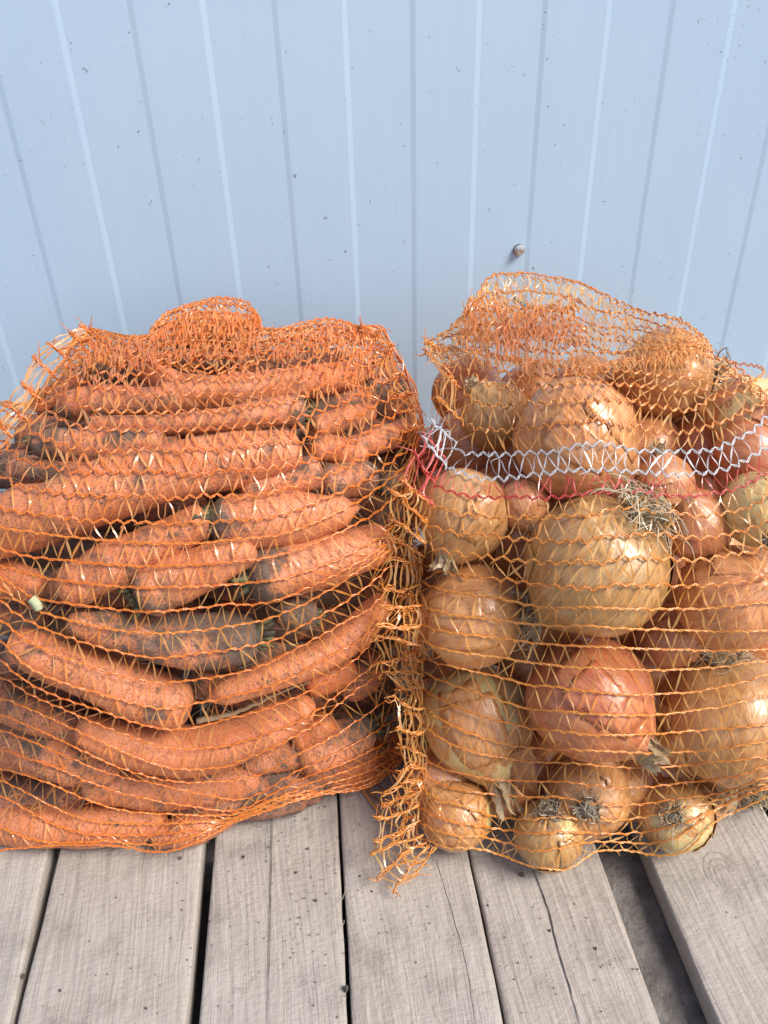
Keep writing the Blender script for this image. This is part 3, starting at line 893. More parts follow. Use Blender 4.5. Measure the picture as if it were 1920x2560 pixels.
def small_thing(name, label, cat, pts, radii, mat, hull, lift, tint=0.7, n=6):
    p3 = []
    for x, y in pts:
        t = float(hull.depth(np.array(x), np.array(y)))
        p3.append(EYE + ray_at(x, y) * (t + lift))
    mb = MB(); mb.tube(spline(p3, 12), np.interp(np.linspace(0, 1, 12), np.linspace(0, 1, len(radii)), radii), n, tint)
    o = mb.obj(name, mat, None, tuple(p3[0]))
    return tag(o, label, cat)
small_thing('stalk_fragment', 'pale green cut stalk at the left edge of the carrot sack', 'stalk', [(78, 1496), (90, 1508), (98, 1524)], [0.0034, 0.0036, 0.0030], M_STALK, HULL_C, 0.001)
small_thing('stalk_fragment', 'grey green stalk end lying on the long carrot with a thin pale root tail', 'stalk', [(346, 1738), (354, 1748), (352, 1764)], [0.0026, 0.0030, 0.0032], M_STALK, HULL_C, -0.004, 0.4)
small_thing('twig', 'short brown twig caught in the net at the upper right of the carrot sack', 'twig', [(930, 908), (955, 902), (980, 895)], [0.0012, 0.0018, 0.0014], M_TWIG, HULL_C, 0.004, 0.5)

# ------------------------------------------------------------------ onions
def cam_dir(dx, dy, dz):
    """direction given as right, up, towards the camera"""
    d = AX_R * dx + AX_U * dy - AX_F * dz
    return d / np.linalg.norm(d)

def onion(x, y, rx, ry, axis, layer, label, hue=0.4, pale=0.2, roots='', neck='', flaps=0, push=0.0, flat=1.0):
    """axis: direction of the neck as (right, up, towards camera)"""
    t = float(HULL_O.depth(np.array(x), np.array(y)))
    r = 0.5 * (rx + ry)
    R = r * t / FPX; R = r * (t + R) / FPX
    c = EYE + ray_at(x, y) * (t + R * 0.95 + layer * 0.03 + push)
    c = clear_wall(clear_floor(c, R * 0.96), R)
    R *= np.linalg.norm(c - EYE) / np.linalg.norm(ray_at(x, y) * (t + R))
    ax = cam_dir(*axis)
    sx = np.cross(ax, AX_R if abs(ax @ AX_R) < 0.8 else AX_U); sx /= np.linalg.norm(sx); sy = np.cross(ax, sx)
    sid = random.uniform(0, 60)
    NLAT, NLON = 40, 56
    def surf(th, ph, k=1.0):
        s, co = math.sin(th), math.cos(th)
        rad = s ** 0.92
        h = co
        if co > 0.55:                                  # draws out to a short neck
            h = co + 0.16 * ((co - 0.55) / 0.45) ** 2
            rad *= 1 - 0.30 * ((co - 0.55) / 0.45) ** 1.3
        if co < -0.75:
            h = co + 0.06 * ((-co - 0.75) / 0.25) ** 1.5
        w = (math.cos(ph), math.sin(ph))
        b = 1 + 0.045 * mnoise.noise((w[0] * 1.3 + sid, w[1] * 1.3, co * 1.1)) + 0.012 * mnoise.noise((w[0] * 3.4 + sid, w[1] * 3.4, co * 1.2)) \
            + 0.006 * mnoise.noise((w[0] * 9 + sid, w[1] * 9, co * 1.0))
        return c + R * k * b * (rad * (sx * w[0] + sy * w[1]) + ax * h * flat)
    v, sv, lat = [], [], []
    for i in range(NLAT + 1):
        th = 0.05 + (math.pi - 0.09) * i / NLAT
        for j in range(NLON):
            ph = 2 * math.pi * j / NLON
            v.append(surf(th, ph))
            q = math.sin(th) * 0.55 + 0.45
            sv.append((math.cos(ph) * q + sid, math.sin(ph) * q, math.cos(th) * 1.2))
            lat.append(1 - th / math.pi)
    f = [(i * NLON + j, (i + 1) * NLON + j, (i + 1) * NLON + (j + 1) % NLON, i * NLON + (j + 1) % NLON) for i in range(NLAT) for j in range(NLON)]
    f.append(tuple(range(NLON))); f.append(tuple(NLAT * NLON + j for j in range(NLON))[::-1])
    attrs = {'sv': ('FLOAT_VECTOR', sv), 'lat': ('FLOAT', lat)}
    parts = roots or neck or flaps or layer < 2.2
    if parts:
        root = empty('onion', tuple(c), label=label, cat='onion', group='onions in the right sack')
        o = mesh_obj('bulb', v, f, M_ONION, root, tuple(c), attrs=attrs)
    else:
        o = mesh_obj('onion', v, f, M_ONION, None, tuple(c), attrs=attrs)
        tag(o, label, 'onion', 'onions in the right sack'); root = o
    o['hue'] = float(hue); o['pale'] = float(pale)
    OBST['o'].append((v, f))
    if roots:
        mb = MB()
        n, ln, mat = {'big': (140, 0.95, M_ROOTHAIR), 'mid': (85, 0.75, M_ROOTHAIR), 'dark': (75, 0.62, M_ROOTDARK), 'small': (48, 0.45, M_ROOTDARK)}[roots]
        b0 = c - ax * R * 1.0 * flat
        mb.tube([b0 + ax * R * 0.06, b0 - ax * R * 0.02, b0 - ax * R * 0.07], [R * 0.26, R * 0.20, R * 0.10], 10, 0.1)
        for q in range(n):
            a = random.uniform(0, 2 * math.pi); rr = R * 0.24 * math.sqrt(random.random())
            d = (sx * math.cos(a) + sy * math.sin(a))
            p = b0 + d * rr
            drr = -ax * random.uniform(0.25, 0.7) + d * random.uniform(0.2, 1.3)
            drr /= np.linalg.norm(drr)
            L = R * ln * random.uniform(0.45, 1.15)
            pts = [p]; k = 15
            cax = np.array([random.gauss(0, 1) for _ in range(3)]); cax /= np.linalg.norm(cax)
            cst = random.uniform(0.05, 0.42)
            for s_ in range(k):
                drr = drr * math.cos(cst) + np.cross(cax, drr) * math.sin(cst) + 0.30 * np.array(mnoise.noise_vector((q * 1.7 + s_ * 0.9, sid, s_ * 0.31)))
                cax = cax + 0.35 * np.array(mnoise.noise_vector((s_ * 0.6, q * 2.3, sid))); cax /= np.linalg.norm(cax)
                drr /= np.linalg.norm(drr)
                nx_ = pts[-1] + drr * L / k
                rel = nx_ - c; dist = np.linalg.norm(rel)
                if dist < R * 1.03: nx_ = c + rel / dist * R * 1.03
                if dist > R * 1.32: nx_ = c + rel / dist * R * 1.32
                if nx_[2] < 0.001: nx_[2] = 0.001
                pts.append(nx_)
            mb.tube(pts, np.linspace(0.00062, 0.00026, k + 1) * random.uniform(0.7, 1.25), 3, random.random(), caps=False)
        ro = mb.obj('root_tuft', mat, root, tuple(b0))
    if neck:
        ln, tw = {'long': (0.75, 9), 'short': (0.40, 8), 'fan': (0.46, 15)}[neck]
        mb = MB()
        b0 = c + ax * R * 0.98 * flat
        for q in range(tw):
            a = q * 2 * math.pi / tw + random.uniform(-0.3, 0.3)
            d = sx * math.cos(a) + sy * math.sin(a); e = -sx * math.sin(a) + sy * math.cos(a)
            spread = random.uniform(0.02, 0.34) * (1.3 if neck == 'fan' else 1.0)
            pts, wd, sd_ = [], [], []
            K = 9
            for s_ in range(K):
                u = s_ / (K - 1)
                p = b0 + ax * (R * ln * u * random.uniform(0.96, 1.04)) + d * R * (0.20 * (1 - u) ** 1.5 + 0.06 + spread * u * u) + R * 0.13 * u * np.array(mnoise.noise_vector((q * 4.1, u * 3, sid)))
                if p[2] < 0.0015: p[2] = 0.0015
                pts.append(p)
                wd.append(R * (0.20 * (1 - u) + 0.05 + 0.05 * u * (1 if neck == 'fan' else 0.4)) * (0.25 if s_ == K - 1 else 1) * random.uniform(0.7, 1.2))
                tws = u * random.uniform(0.4, 1.2)
                sd_.append(e * math.cos(tws) + d * math.sin(tws))
            mb.ribbon(np.array(pts), np.array(sd_), wd, random.random())
        no = mb.obj('neck', M_HUSK, root, tuple(b0))
    for q in range(flaps + (2 if layer < 2.2 else 0)):
        # a torn piece of outer skin standing off the bulb
        ph0 = random.uniform(0, 2 * math.pi); dph = random.uniform(0.5, 1.0)
        th0 = random.uniform(0.30, 1.1); th1 = th0 + random.uniform(0.6, 1.5)
        # keep it on the side that shows
        best = max([random.uniform(0, 6.283) for _ in range(3)], key=lambda a: (surf(1.3, a) - c) @ (EYE - c))
        ph0 = best - dph / 2
        nu, nv = 10, 14
        vv, ff, fs, fl = [], [], [], []
        for i in range(nu):
            u = i / (nu - 1)
            for j in range(nv):
                w = j / (nv - 1)
                edge = 0.12 * mnoise.noise((u * 5 + q * 7, sid, 0)) if j == nv - 1 else 0
                edge2 = 0.10 * mnoise.noise((w * 6 + q * 7, sid, 3)) if i in (0, nu - 1) else 0
                lift = 1.008 + 0.05 * w ** 3 + 0.02 * abs(u - 0.5) ** 2 + 0.012 * mnoise.noise((u * 4, w * 4, sid + q))
                th_, ph_ = th0 + (th1 - th0) * (w + edge), ph0 + dph * (u + edge2)
                vv.append(surf(th_, ph_, max(lift, 1.004)))
                qq = math.sin(th_) * 0.55 + 0.45
                fs.append((math.cos(ph_) * qq + sid + 5 + q, math.sin(ph_) * qq, math.cos(th_) * 1.2)); fl.append(min(0.78, max(0.24, 1 - th_ / math.pi)))
        for i in range(nu - 1):
            for j in range(nv - 1):
                ff.append((i * nv + j, i * nv + j + 1, (i + 1) * nv + j + 1, (i + 1) * nv + j))
        fo = mesh_obj('loose_skin', vv, ff, M_ONION, root, tuple(vv[len(vv) // 2]), attrs={'sv': ('FLOAT_VECTOR', fs), 'lat': ('FLOAT', fl)})
        fo['hue'] = float(min(1.0, max(0.0, hue + random.uniform(-0.05, 0.08)))); fo['pale'] = 0.0
        fo.modifiers.new('thick', 'SOLIDIFY').thickness = 0.0002
    return root, c, R, ax, surf

ONIONS = [
    (1438, 1098, 168, 142, (0.75, -0.55, 0.25), 0, 'huge orange brown onion behind the white and red net stripes', 0.55, 0.12, '', 'short', 1, -0.004),
    (1667, 935, 118, 110, (-0.93, 0.05, -0.12), 1, 'glossy onion at the upper right with dark roots on its right side', 0.42, 0.2, 'dark', '', 0),
    (1862, 1035, 98, 88, (0.5, 0.5, 0.3), 1, 'onion with a peeled yellow patch high at the right edge', 0.65, 0.75, '', '', 1),
    (1872, 1132, 92, 84, (0.6, -0.4, 0.4), 1, 'dark red brown onion crossed by the white stripe at the right edge', 0.80, 0.1, '', '', 0, 0.004),
    (1237, 1040, 84, 90, (-0.5, 0.6, 0.3), 1, 'pale beige onion behind the net at the upper left of its sack', 0.30, 0.45, '', 'short', 0, 0.006),
    (1160, 1286, 108, 122, (-0.35, -0.85, 0.25), 0, 'soil speckled onion with a golden frayed neck at its bottom left', 0.36, 0.2, '', 'fan', 1),
    (1487, 1416, 182, 178, (-0.52, -0.70, -0.42), 0, 'very large olive brown onion with a big tuft of dry roots on top', 0.24, 0.10, 'big', '', 1, -0.010),
    (1738, 1312, 92, 88, (-0.3, 0.5, 0.5), 1, 'pinkish onion right of the big tuft of roots', 0.72, 0.05, '', '', 0, -0.006),
    (1900, 1272, 96, 92, (-0.05, 0.75, -0.55), 0, 'pale yellow onion with dark root plate at the right edge', 0.08, 0.9, 'small', '', 0),
    (1828, 1498, 136, 128, (0.4, 0.35, 0.6), 0, 'brown onion with a loose flap of skin at the right, above the largest glossy one', 0.62, 0.05, '', '', 2),
    (1181, 1540, 129, 133, (-0.95, -0.08, -0.22), 0, 'round copper onion with roots spreading from its right side', 0.48, 0.08, 'big', '', 0),
    (1196, 1800, 142, 138, (0.30, -0.88, 0.25), 0, 'big onion with half its brown skin torn off and hanging down', 0.42, 0.68, '', 'long', 1, -0.004),
    (1475, 1746, 161, 154, (0.62, -0.55, 0.35), 0, 'shiny red brown onion in the middle of the lower half', 0.88, 0.04, '', 'fan', 0, -0.008),
    (1812, 1790, 192, 150, (0.15, -0.92, -0.28), 0, 'very large glossy tan onion at the right edge with a pale neck below', 0.34, 0.10, 'mid', 'fan', 1, -0.006),
    (1468, 1984, 117, 98, (0.22, 0.02, -0.97), 0, 'small golden onion with black roots facing left, under the red brown one', 0.42, 0.25, 'small', '', 0, -0.016),
    (1688, 2040, 94, 88, (0.38, -0.30, -0.86), 0, 'yellow onion with its root plate facing forward at the bottom right', 0.30, 0.6, 'small', '', 0),
    (1140, 2034, 98, 82, (-0.5, 0.75, 0.1), 0, 'small pale cream onion in the bottom left corner of its sack', 0.40, 0.62, '', '', 0),
    (1372, 2088, 90, 84, (0.08, -0.86, -0.50), 0, 'yellow onion with dark roots lying lowest at the bottom middle', 0.22, 0.55, 'dark', '', 0),
    (1612, 1950, 62, 62, (0.2, 0.8, 0.2), 1, 'red brown onion tucked behind the two bottom onions with roots', 0.80, 0.05, '', '', 0),
    (1770, 1978, 66, 62, (-0.75, 0.2, 0.3), 1, 'brown onion with a shaggy husk under the very large glossy tan one', 0.55, 0.2, '', 'fan', 0),
    (1892, 1948, 70, 60, (0.4, 0.3, -0.85), 0, 'onion showing grey roots in the bottom right corner', 0.40, 0.3, 'big', '', 0, 0.012),
    (1655, 1215, 86, 76, (-0.2, 0.85, 0.35), 1, 'dusky onion with a grey shaggy husk under the white stripe', 0.60, 0.05, '', 'fan', 0, -0.004),
    (1310, 1262, 70, 60, (0.3, -0.7, 0.5), 1, 'onion mostly hidden, showing a dry brown husk below the red stripe', 0.60, 0.0, '', 'fan', 0, 0.002),
    (1672, 1590, 84, 80, (0.5, 0.6, 0.3), 2, 'dark brown onion in the shadow between the red brown and the far right onions', 0.70, 0.0, '', '', 0),
]
ON = {}
for i, a in enumerate(ONIONS):
    ON[i] = onion(*a)
ONION_GAP_LABEL = {0: 'dusky onion behind the pale beige one at the upper left shoulder of the sack',
    1: 'dusky onion under the gathered net, above and left of the huge one',
    2: 'dusky onion under the gathered net, between the huge and the glossy upper right one',
    3: 'dark sliver of onion between the huge one and the glossy upper right one',
    5: 'dark onion below the pale beige one, at the left end of the white stripe',
    6: 'dark onion left of the huge one, on the white stripe',
    8: 'brownish onion right of the huge one, just above the white stripe',
    9: 'dark onion under the glossy upper right one, above the white stripe',
    11: 'dark onion at the left seam under the red stripe, beside the soil speckled one',
    12: 'dark onion between the soil speckled and the huge one, under the red stripe',
    15: 'dark onion under the red stripe above the pinkish one',
    17: 'dark sliver of onion between the soil speckled and the round copper one',
    18: 'dark onion left of the very large olive brown one',
    20: 'dark sliver of onion right of the very large olive brown one',
    23: 'dark sliver of onion left of the round copper one',
    25: 'dark sliver of onion between the olive brown and the red brown one',
    26: 'dark sliver of onion right below the very large olive brown one',
    29: 'dark sliver of onion between the round copper and the torn one',
    30: 'dark onion in the gap between copper, torn and red brown ones',
    32: 'dark onion in the gap between the red brown and the very large tan one',
    35: 'dark onion at the left seam beside the torn one',
    42: 'dark onion between the torn one and the red brown one near the bottom',
    44: 'dark onion under the very large glossy tan one, above the bottom right yellow one',
    50: 'dark onion at the left seam, just under the knotted end of the white stripe',
    62: 'dark onion at the left seam, level with the gap above the round copper one',
    74: 'dark onion at the left seam, level with the gap below the round copper one',
    85: 'dark onion at the left seam above the small pale cream one',
    86: 'dark onion between the small pale cream one and the lowest yellow one',
    88: 'dark onion between the small golden one and the bottom right yellow one'}
ONION_UNSEEN = {7, 10, 19, 28, 31, 38, 39, 40, 41, 43, 45, 46, 47, 48, 49, 51, 52, 53, 54, 55, 56, 57, 58, 59, 60, 61, 63, 64, 65, 66, 67, 68, 69, 71, 72, 73, 75, 76, 77, 78, 79, 80, 81, 82, 83, 84}
def fill_onions():
    n_ = 0
    r_ = random.Random(9)
    for lay, off in ((3.1, 0), (5.0, 70)):
        for k in range(9):
            y = 990 + k * 132 + off * 0.6
            if y > 1990: continue
            lo = float(np.interp(y, [950, 1100, 2060], [1200, 1100, 1110])); hi = float(np.interp(y, [950, 1100, 1800, 1900, 2000], [1760, 1940, 1930, 1780, 1640]))
            x = lo + (off if k % 2 == 0 else (70 - off))
            while x <= hi:
                r = r_.uniform(84, 102)
                o = onion(x + r_.uniform(-12, 12), y + r_.uniform(-12, 12), r, r * 0.94, (r_.uniform(-1, 1), r_.uniform(-1, 1), r_.uniform(-0.3, 0.8)), lay,
                      ONION_GAP_LABEL.get(n_, 'shaded onion buried deep among the others in the right sack'), r_.uniform(0.45, 0.75), 0.0)[0]
                if n_ in ONION_UNSEEN: drop(o, 'o')
                n_ += 1
                x += 150
fill_onions()

def hanging_skin():
    """the big torn skin of the lower left onion"""
    root, c, R, ax, surf = ON[11]
    outline = [(1240, 1905), (1335, 1872), (1348, 1960), (1350, 2000), (1310, 1985), (1262, 1960)]
    nu, nv = 10, 12
    vv, ff = [], []
    for i in range(nu):
        u = i / (nu - 1)
        for j in range(nv):
            w = j / (nv - 1)
            x = (1 - w) * (1236 + 92 * u) + w * (1262 + 90 * u) + 4 * math.sin(u * 9)
            y = (1 - w) * (1908 - 45 * u) + w * (1955 + 55 * u + 10 * math.sin(u * 14))
            t = float(HULL_O.depth(np.array(x), np.array(y)))
            p = EYE + ray_at(x, y) * (t - 0.004 + 0.010 * (1 - w) * abs(u - 0.4) + 0.006 * mnoise.noise((u * 3, w * 3, 2)))
            vv.append(p)
    for i in range(nu - 1):
        for j in range(nv - 1):
            ff.append((i * nv + j, i * nv + j + 1, (i + 1) * nv + j + 1, (i + 1) * nv + j))
    o = mesh_obj('hanging_skin', vv, ff, M_FLAP, root, tuple(vv[60]))
hanging_skin()

def skin_flake(label, pts, mat, lift=0.0):
    vv = []
    for x, y, dz in pts:
        t = float(HULL_O.depth(np.array(x), np.array(y)))
        vv.append(EYE + ray_at(x, y) * (t + lift + dz))
    k = len(vv)
    cen = np.mean(vv, axis=0) + np.array([0, -0.002, 0.001])
    vv.append(cen)
    back = [p + np.array([0.0, 0.0006, -0.0003]) for p in vv]
    ff = [(i, (i + 1) % k, k) for i in range(k)] + [(k + 1 + (i + 1) % k, k + 1 + i, 2 * k + 1) for i in range(k)] + [(i, k + 1 + i, k + 1 + (i + 1) % k, (i + 1) % k) for i in range(k)]
    o = mesh_obj('onion_skin_flake', vv + back, ff, mat, None, tuple(cen))
    return tag(o, label, 'onion skin')
skin_flake('small white flake of onion skin caught at the bottom of the net', [(1436, 2058, 0), (1452, 2070, 0.001), (1464, 2088, 0), (1463, 2098, 0.001), (1448, 2096, 0.0015), (1438, 2086, 0)], M_WHITEFLAKE, -0.004)
skin_flake('long curled strip of brown onion skin slanting under the torn onion', [(1348, 2000, 0), (1372, 2008, 0), (1420, 2045, 0.001), (1438, 2064, 0.002), (1428, 2070, 0), (1395, 2056, 0), (1356, 2030, 0.001)], M_FLAP, 0.006)

# ------------------------------------------------------------------ the nets, drawn tight over the vegetables
class Drape:
    """a skin under tension between the hull of the sack and the bodies inside it"""
    def __init__(self, bodies, hull, x0, x1, y0, y1, st=8):
        self.x0, self.y0, self.st = x0, y0, st
        xs = np.arange(x0, x1 + st, st, dtype=float); ys = np.arange(y0, y1 + st, st, dtype=float)
        X, Y = np.meshgrid(xs, ys)
        D = ray_at(X, Y)
        hullt = np.empty(X.shape)
        for j in range(X.shape[0]):
            hullt[j] = hull.depth(X[j], Y[j])
        vv, ff = [], []
        for v, f in bodies:
            b = len(vv)
            vv.extend([Vector(p) for p in v]); ff.extend([tuple(i + b for i in q) for q in f])
        bvh = BVHTree.FromPolygons(vv, ff)
        ob = np.full(X.shape, 9.0)
        e = Vector(EYE)
        for j in range(X.shape[0]):
            for i in range(X.shape[1]):
                d = D[j, i]
                L = math.sqrt(d @ d)
                h = bvh.ray_cast(e, Vector(d / L), 3.0)
                if h[0] is not None: ob[j, i] = h[3] / L
        # widen the bodies a little so that the net never cuts their edges
        o2 = ob.copy()
        o2[1:] = np.minimum(o2[1:], ob[:-1]); o2[:-1] = np.minimum(o2[:-1], ob[1:])
        o3 = o2.copy()
        o3[:, 1:] = np.minimum(o3[:, 1:], o2[:, :-1]); o3[:, :-1] = np.minimum(o3[:, :-1], o2[:, 1:])
        lim = o3 - 0.0016
        floor = (CAMZ - 0.0028) / np.maximum(-D[..., 2], 1e-3)
        wall = (WALL_Y - 0.012) / D[..., 1]
        lim = np.minimum(np.minimum(lim, floor), wall)
        t = np.minimum(hullt + 0.004, lim)
        w = 0.012
        for it in range(420):
            p = np.pad(t, 1, mode='edge')
            a = p[:-2, 1:-1] + p[2:, 1:-1] + p[1:-1, :-2] + p[1:-1, 2:]
            t = np.minimum((a + w * (hullt + 0.004)) / (4 + w), lim)
        self.t = t; self.D = D
        P = EYE + D * t[..., None]
        gx = np.gradient(P, axis=1); gy = np.gradient(P, axis=0)
        n = np.cross(gx, gy); n /= np.linalg.norm(n, axis=-1)[..., None] + 1e-12
        s = np.sign(np.sum(n * (EYE - P), -1)); self.n = n * s[..., None]
    def _ij(self, x, y):
        u = np.clip((np.asarray(x, float) - self.x0) / self.st, 0, self.t.shape[1] - 1.001)
        v = np.clip((np.asarray(y, float) - self.y0) / self.st, 0, self.t.shape[0] - 1.001)
        i = u.astype(int); j = v.astype(int)
        return i, j, u - i, v - j
    def depth(self, x, y):
        i, j, a, b = self._ij(x, y); t = self.t
        return (t[j, i] * (1 - a) + t[j, i + 1] * a) * (1 - b) + (t[j + 1, i] * (1 - a) + t[j + 1, i + 1] * a) * b
    def pos(self, x, y, lift=0.0):
        x = np.asarray(x, float); y = np.asarray(y, float)
        d = ray_at(x, y)
        t = self.depth(x, y) - lift
        t = np.minimum(t, (CAMZ - 0.0012) / np.maximum(-d[..., 2], 1e-3))
        return EYE + d * t[..., None]
    def nrm(self, x, y):
        i, j, a, b = self._ij(x, y)
        return self.n[j, i]

DR_C = Drape(OBST['c'], HULL_C, -200, 1120, 660, 2200)
DR_O = Drape(OBST['o'], HULL_O, 880, 2100, 560, 2280)

def offset_rows(pos, amt):
    return pos

class Net:
    def __init__(self, root, drape):
        self.root = root; self.dr = drape
        self.strand = {}                       # material name -> MB
    def mb(self, mat):
        return self.strand.setdefault(mat.name, (MB(), mat))[0]
    def nodes(self, row):
        p = spline(row['p'], 240)
        L = np.linalg.norm(np.diff(p, axis=0), axis=1).sum()
        sp = row.get('sp', 34)
        n = max(4, int(round(L / sp))) * 2
        q = resample(p, n + 1)
        tg = np.gradient(q, axis=0); tg /= np.linalg.norm(tg, axis=1)[:, None] + 1e-9
        pe = np.stack([-tg[:, 1], tg[:, 0]], 1)
        pe *= np.sign(pe[:, 1:2] + 1e-9)
        sgn = np.where(np.arange(n + 1) % 2 == 0, 1.0, -1.0)
        a = row.get('amp', 4.0)
        if a < 4.6: a *= 0.55
        j = row.get('jit', 1.0)
        q = q + pe * (sgn * a * rng.uniform(0.75, 1.2, n + 1))[:, None] + tg * rng.normal(0, sp * 0.06 * j, n + 1)[:, None] + rng.normal(0, 0.9 * j, (n + 1, 2))
        row['q'] = q; row['low'] = q[0::2]; row['high'] = q[1::2]
        return q
    def cord(self, row, mat, name='cord', label=None, lift=None, rad=0.00055, dz=0.0):
        q = row['q']
        lift = row.get('lift', 0.0) if lift is None else lift
        n = len(q)
        m_ = np.empty((2 * n - 1, 2)); m_[0::2] = q; m_[1::2] = 0.5 * (q[1:] + q[:-1])
        P = self.dr.pos(m_[:, 0], m_[:, 1], 0.0009 + lift)
        N = self.dr.nrm(m_[:, 0], m_[:, 1])
        tg = np.gradient(P, axis=0); tg /= np.linalg.norm(tg, axis=1)[:, None] + 1e-12
        S = np.cross(tg, N); S /= np.linalg.norm(S, axis=1)[:, None] + 1e-9
        mb = MB()
        ph = np.arange(2 * n - 1) * (math.pi / 2.0)
        for k in range(2):
            o = (0.00062 * np.sin(ph + k * math.pi + 0.6))[:, None] * S + (0.00045 * np.cos(ph + k * math.pi + 0.6))[:, None] * N
            r = rad * rng.uniform(0.75, 1.2, 2 * n - 1)
            mb.tube(P + o, r, 4, float(rng.uniform(0.1, 0.9)), caps=True)
        # small loose ends of tape at the stitches
        for i in range(0, n, 2):
            if rng.random() < 0.5:
                b = P[2 * i]; e = b + N[2 * i] * 0.0015 + S[2 * i] * rng.normal(0, 0.0022) + tg[2 * i] * rng.normal(0, 0.0016)
                mb.tube([b, 0.5 * (b + e) + N[2 * i] * 0.0006, e], [0.00035, 0.0003, 0.00015], 3, float(rng.uniform(0, 1)), caps=False)
        o = mb.obj(name, mat, self.root, tuple(P[n]))
        if label: o['label'] = label
        return o
    def ribbon(self, a, b, mat, w=None, lift=0.0, bow=2.0, slack=0.0):
        k = 9
        u = np.linspace(0, 1, k)
        d = b - a
        L = math.hypot(d[0], d[1])
        pe = np.array([-d[1], d[0]]) / (L + 1e-6)
        bw = rng.normal(0, bow) * np.sin(u * math.pi) + rng.normal(0, bow * 0.45) * np.sin(2 * u * math.pi)
        q = a + d * u[:, None] + pe * bw[:, None]
        P = self.dr.pos(q[:, 0], q[:, 1], 0.0007 + lift + slack * np.sin(u * math.pi))
        N = self.dr.nrm(q[:, 0], q[:, 1])
        tg = np.gradient(P, axis=0); tg /= np.linalg.norm(tg, axis=1)[:, None] + 1e-12
        S = np.cross(tg, N); S /= np.linalg.norm(S, axis=1)[:, None] + 1e-9
        r0 = rng.normal(0, 0.45); r1 = rng.normal(0, 0.5)
        ang = r0 + r1 * (u - 0.5) * 2
        S = S * np.cos(ang)[:, None] + N * np.sin(ang)[:, None]
        if w is None:
            w = rng.uniform(0.0011, 0.0018) if rng.random() < 0.5 else rng.uniform(0.0006, 0.0011)
            if mat is M_NET_W or mat is M_NET_R: w = rng.uniform(0.0008, 0.0014) if rng.random() < 0.5 else 0.0006
        c0 = rng.uniform(0.35, 0.65)
        prof = np.interp(u, [0, 0.14, c0 - 0.15, c0 + 0.15, 0.88, 1], [0.30, 0.45, 1, 1, 0.5, 0.30])
        self.mb(mat).ribbon(P, S, w * prof, float(rng.uniform(0, 1)))
    def strands(self, r1, r2, mat, maxd=110, bow=2.0, lift=0.0, wmul=1.0):
        hi = r2['high']
        for p in r1['low']:
            d = np.hypot(*(hi - p).T)
            i = np.argsort(d)[:2]
            # the two neighbours below
            for n_, k in enumerate(i):
                if d[k] > maxd or (n_ == 1 and d[k] > d[i[0]] + 2.2 * r2.get('sp', 34)): continue
                self.ribbon(p, hi[k], mat, None, lift, bow)
    def back(self, rows, hull, cordmat, netmat, n=30, every=1):
        """closes the rows round the far side of the sack"""
        prev = None
        mbc = MB()
        for row in rows[::every]:
            q = row['q']
            A = self.dr.pos(*q[0]); B = self.dr.pos(*q[-1])
            c = hull.c
            u = np.linspace(0, 1, 2 * n + 1)
            a0 = math.atan2(A[1] - c[1], A[0] - c[0]); a1 = math.atan2(B[1] - c[1], B[0] - c[0])
            if a0 < a1: a0 += 2 * math.pi
            ang = a0 + (a1 - a0) * u
            rA = np.hypot(*(A - c)[:2]); rB = np.hypot(*(B - c)[:2])
            rr = rA + (rB - rA) * u
            k = 1 - 0.06 * np.sin(u * math.pi)
            x = c[0] + rr * np.cos(ang) * k; y = c[1] + rr * np.sin(ang) * k
            y = np.minimum(y, WALL_Y - 0.008 - 0.003 * rng.random(len(u)))
            z = A[2] + (B[2] - A[2]) * u - 0.62 * np.maximum(0, y - (A[1] + (B[1] - A[1]) * u)) + np.where(np.arange(len(u)) % 2 == 0, -0.0012, 0.0012)
            P = np.stack([x, y, np.maximum(z, 0.002)], 1)
            mbc.tube(P, 0.0009, 4, float(rng.uniform(0, 1)))
            if prev is not None:
                mb = self.mb(netmat)
                for i in range(0, 2 * n, 2):
                    for j in (i - 1, i + 1):
                        if 0 <= j <= 2 * n:
                            pts = np.linspace(prev[i], P[j], 4)
                            tgt = P[j] - prev[i]
                            nn = np.array([math.cos(ang[i]), math.sin(ang[i]), 0.2])
                            s = np.cross(tgt, nn); s /= np.linalg.norm(s) + 1e-9
                            mb.ribbon(pts, np.repeat(s[None], 4, 0), np.array([0.0006, 0.0017, 0.0017, 0.0006]), float(rng.uniform(0, 1)))
            prev = P
        if mbc.v:
            o = mbc.obj('cord', cordmat, self.root, tuple(mbc.v[0])); o['kind'] = 'stuff'
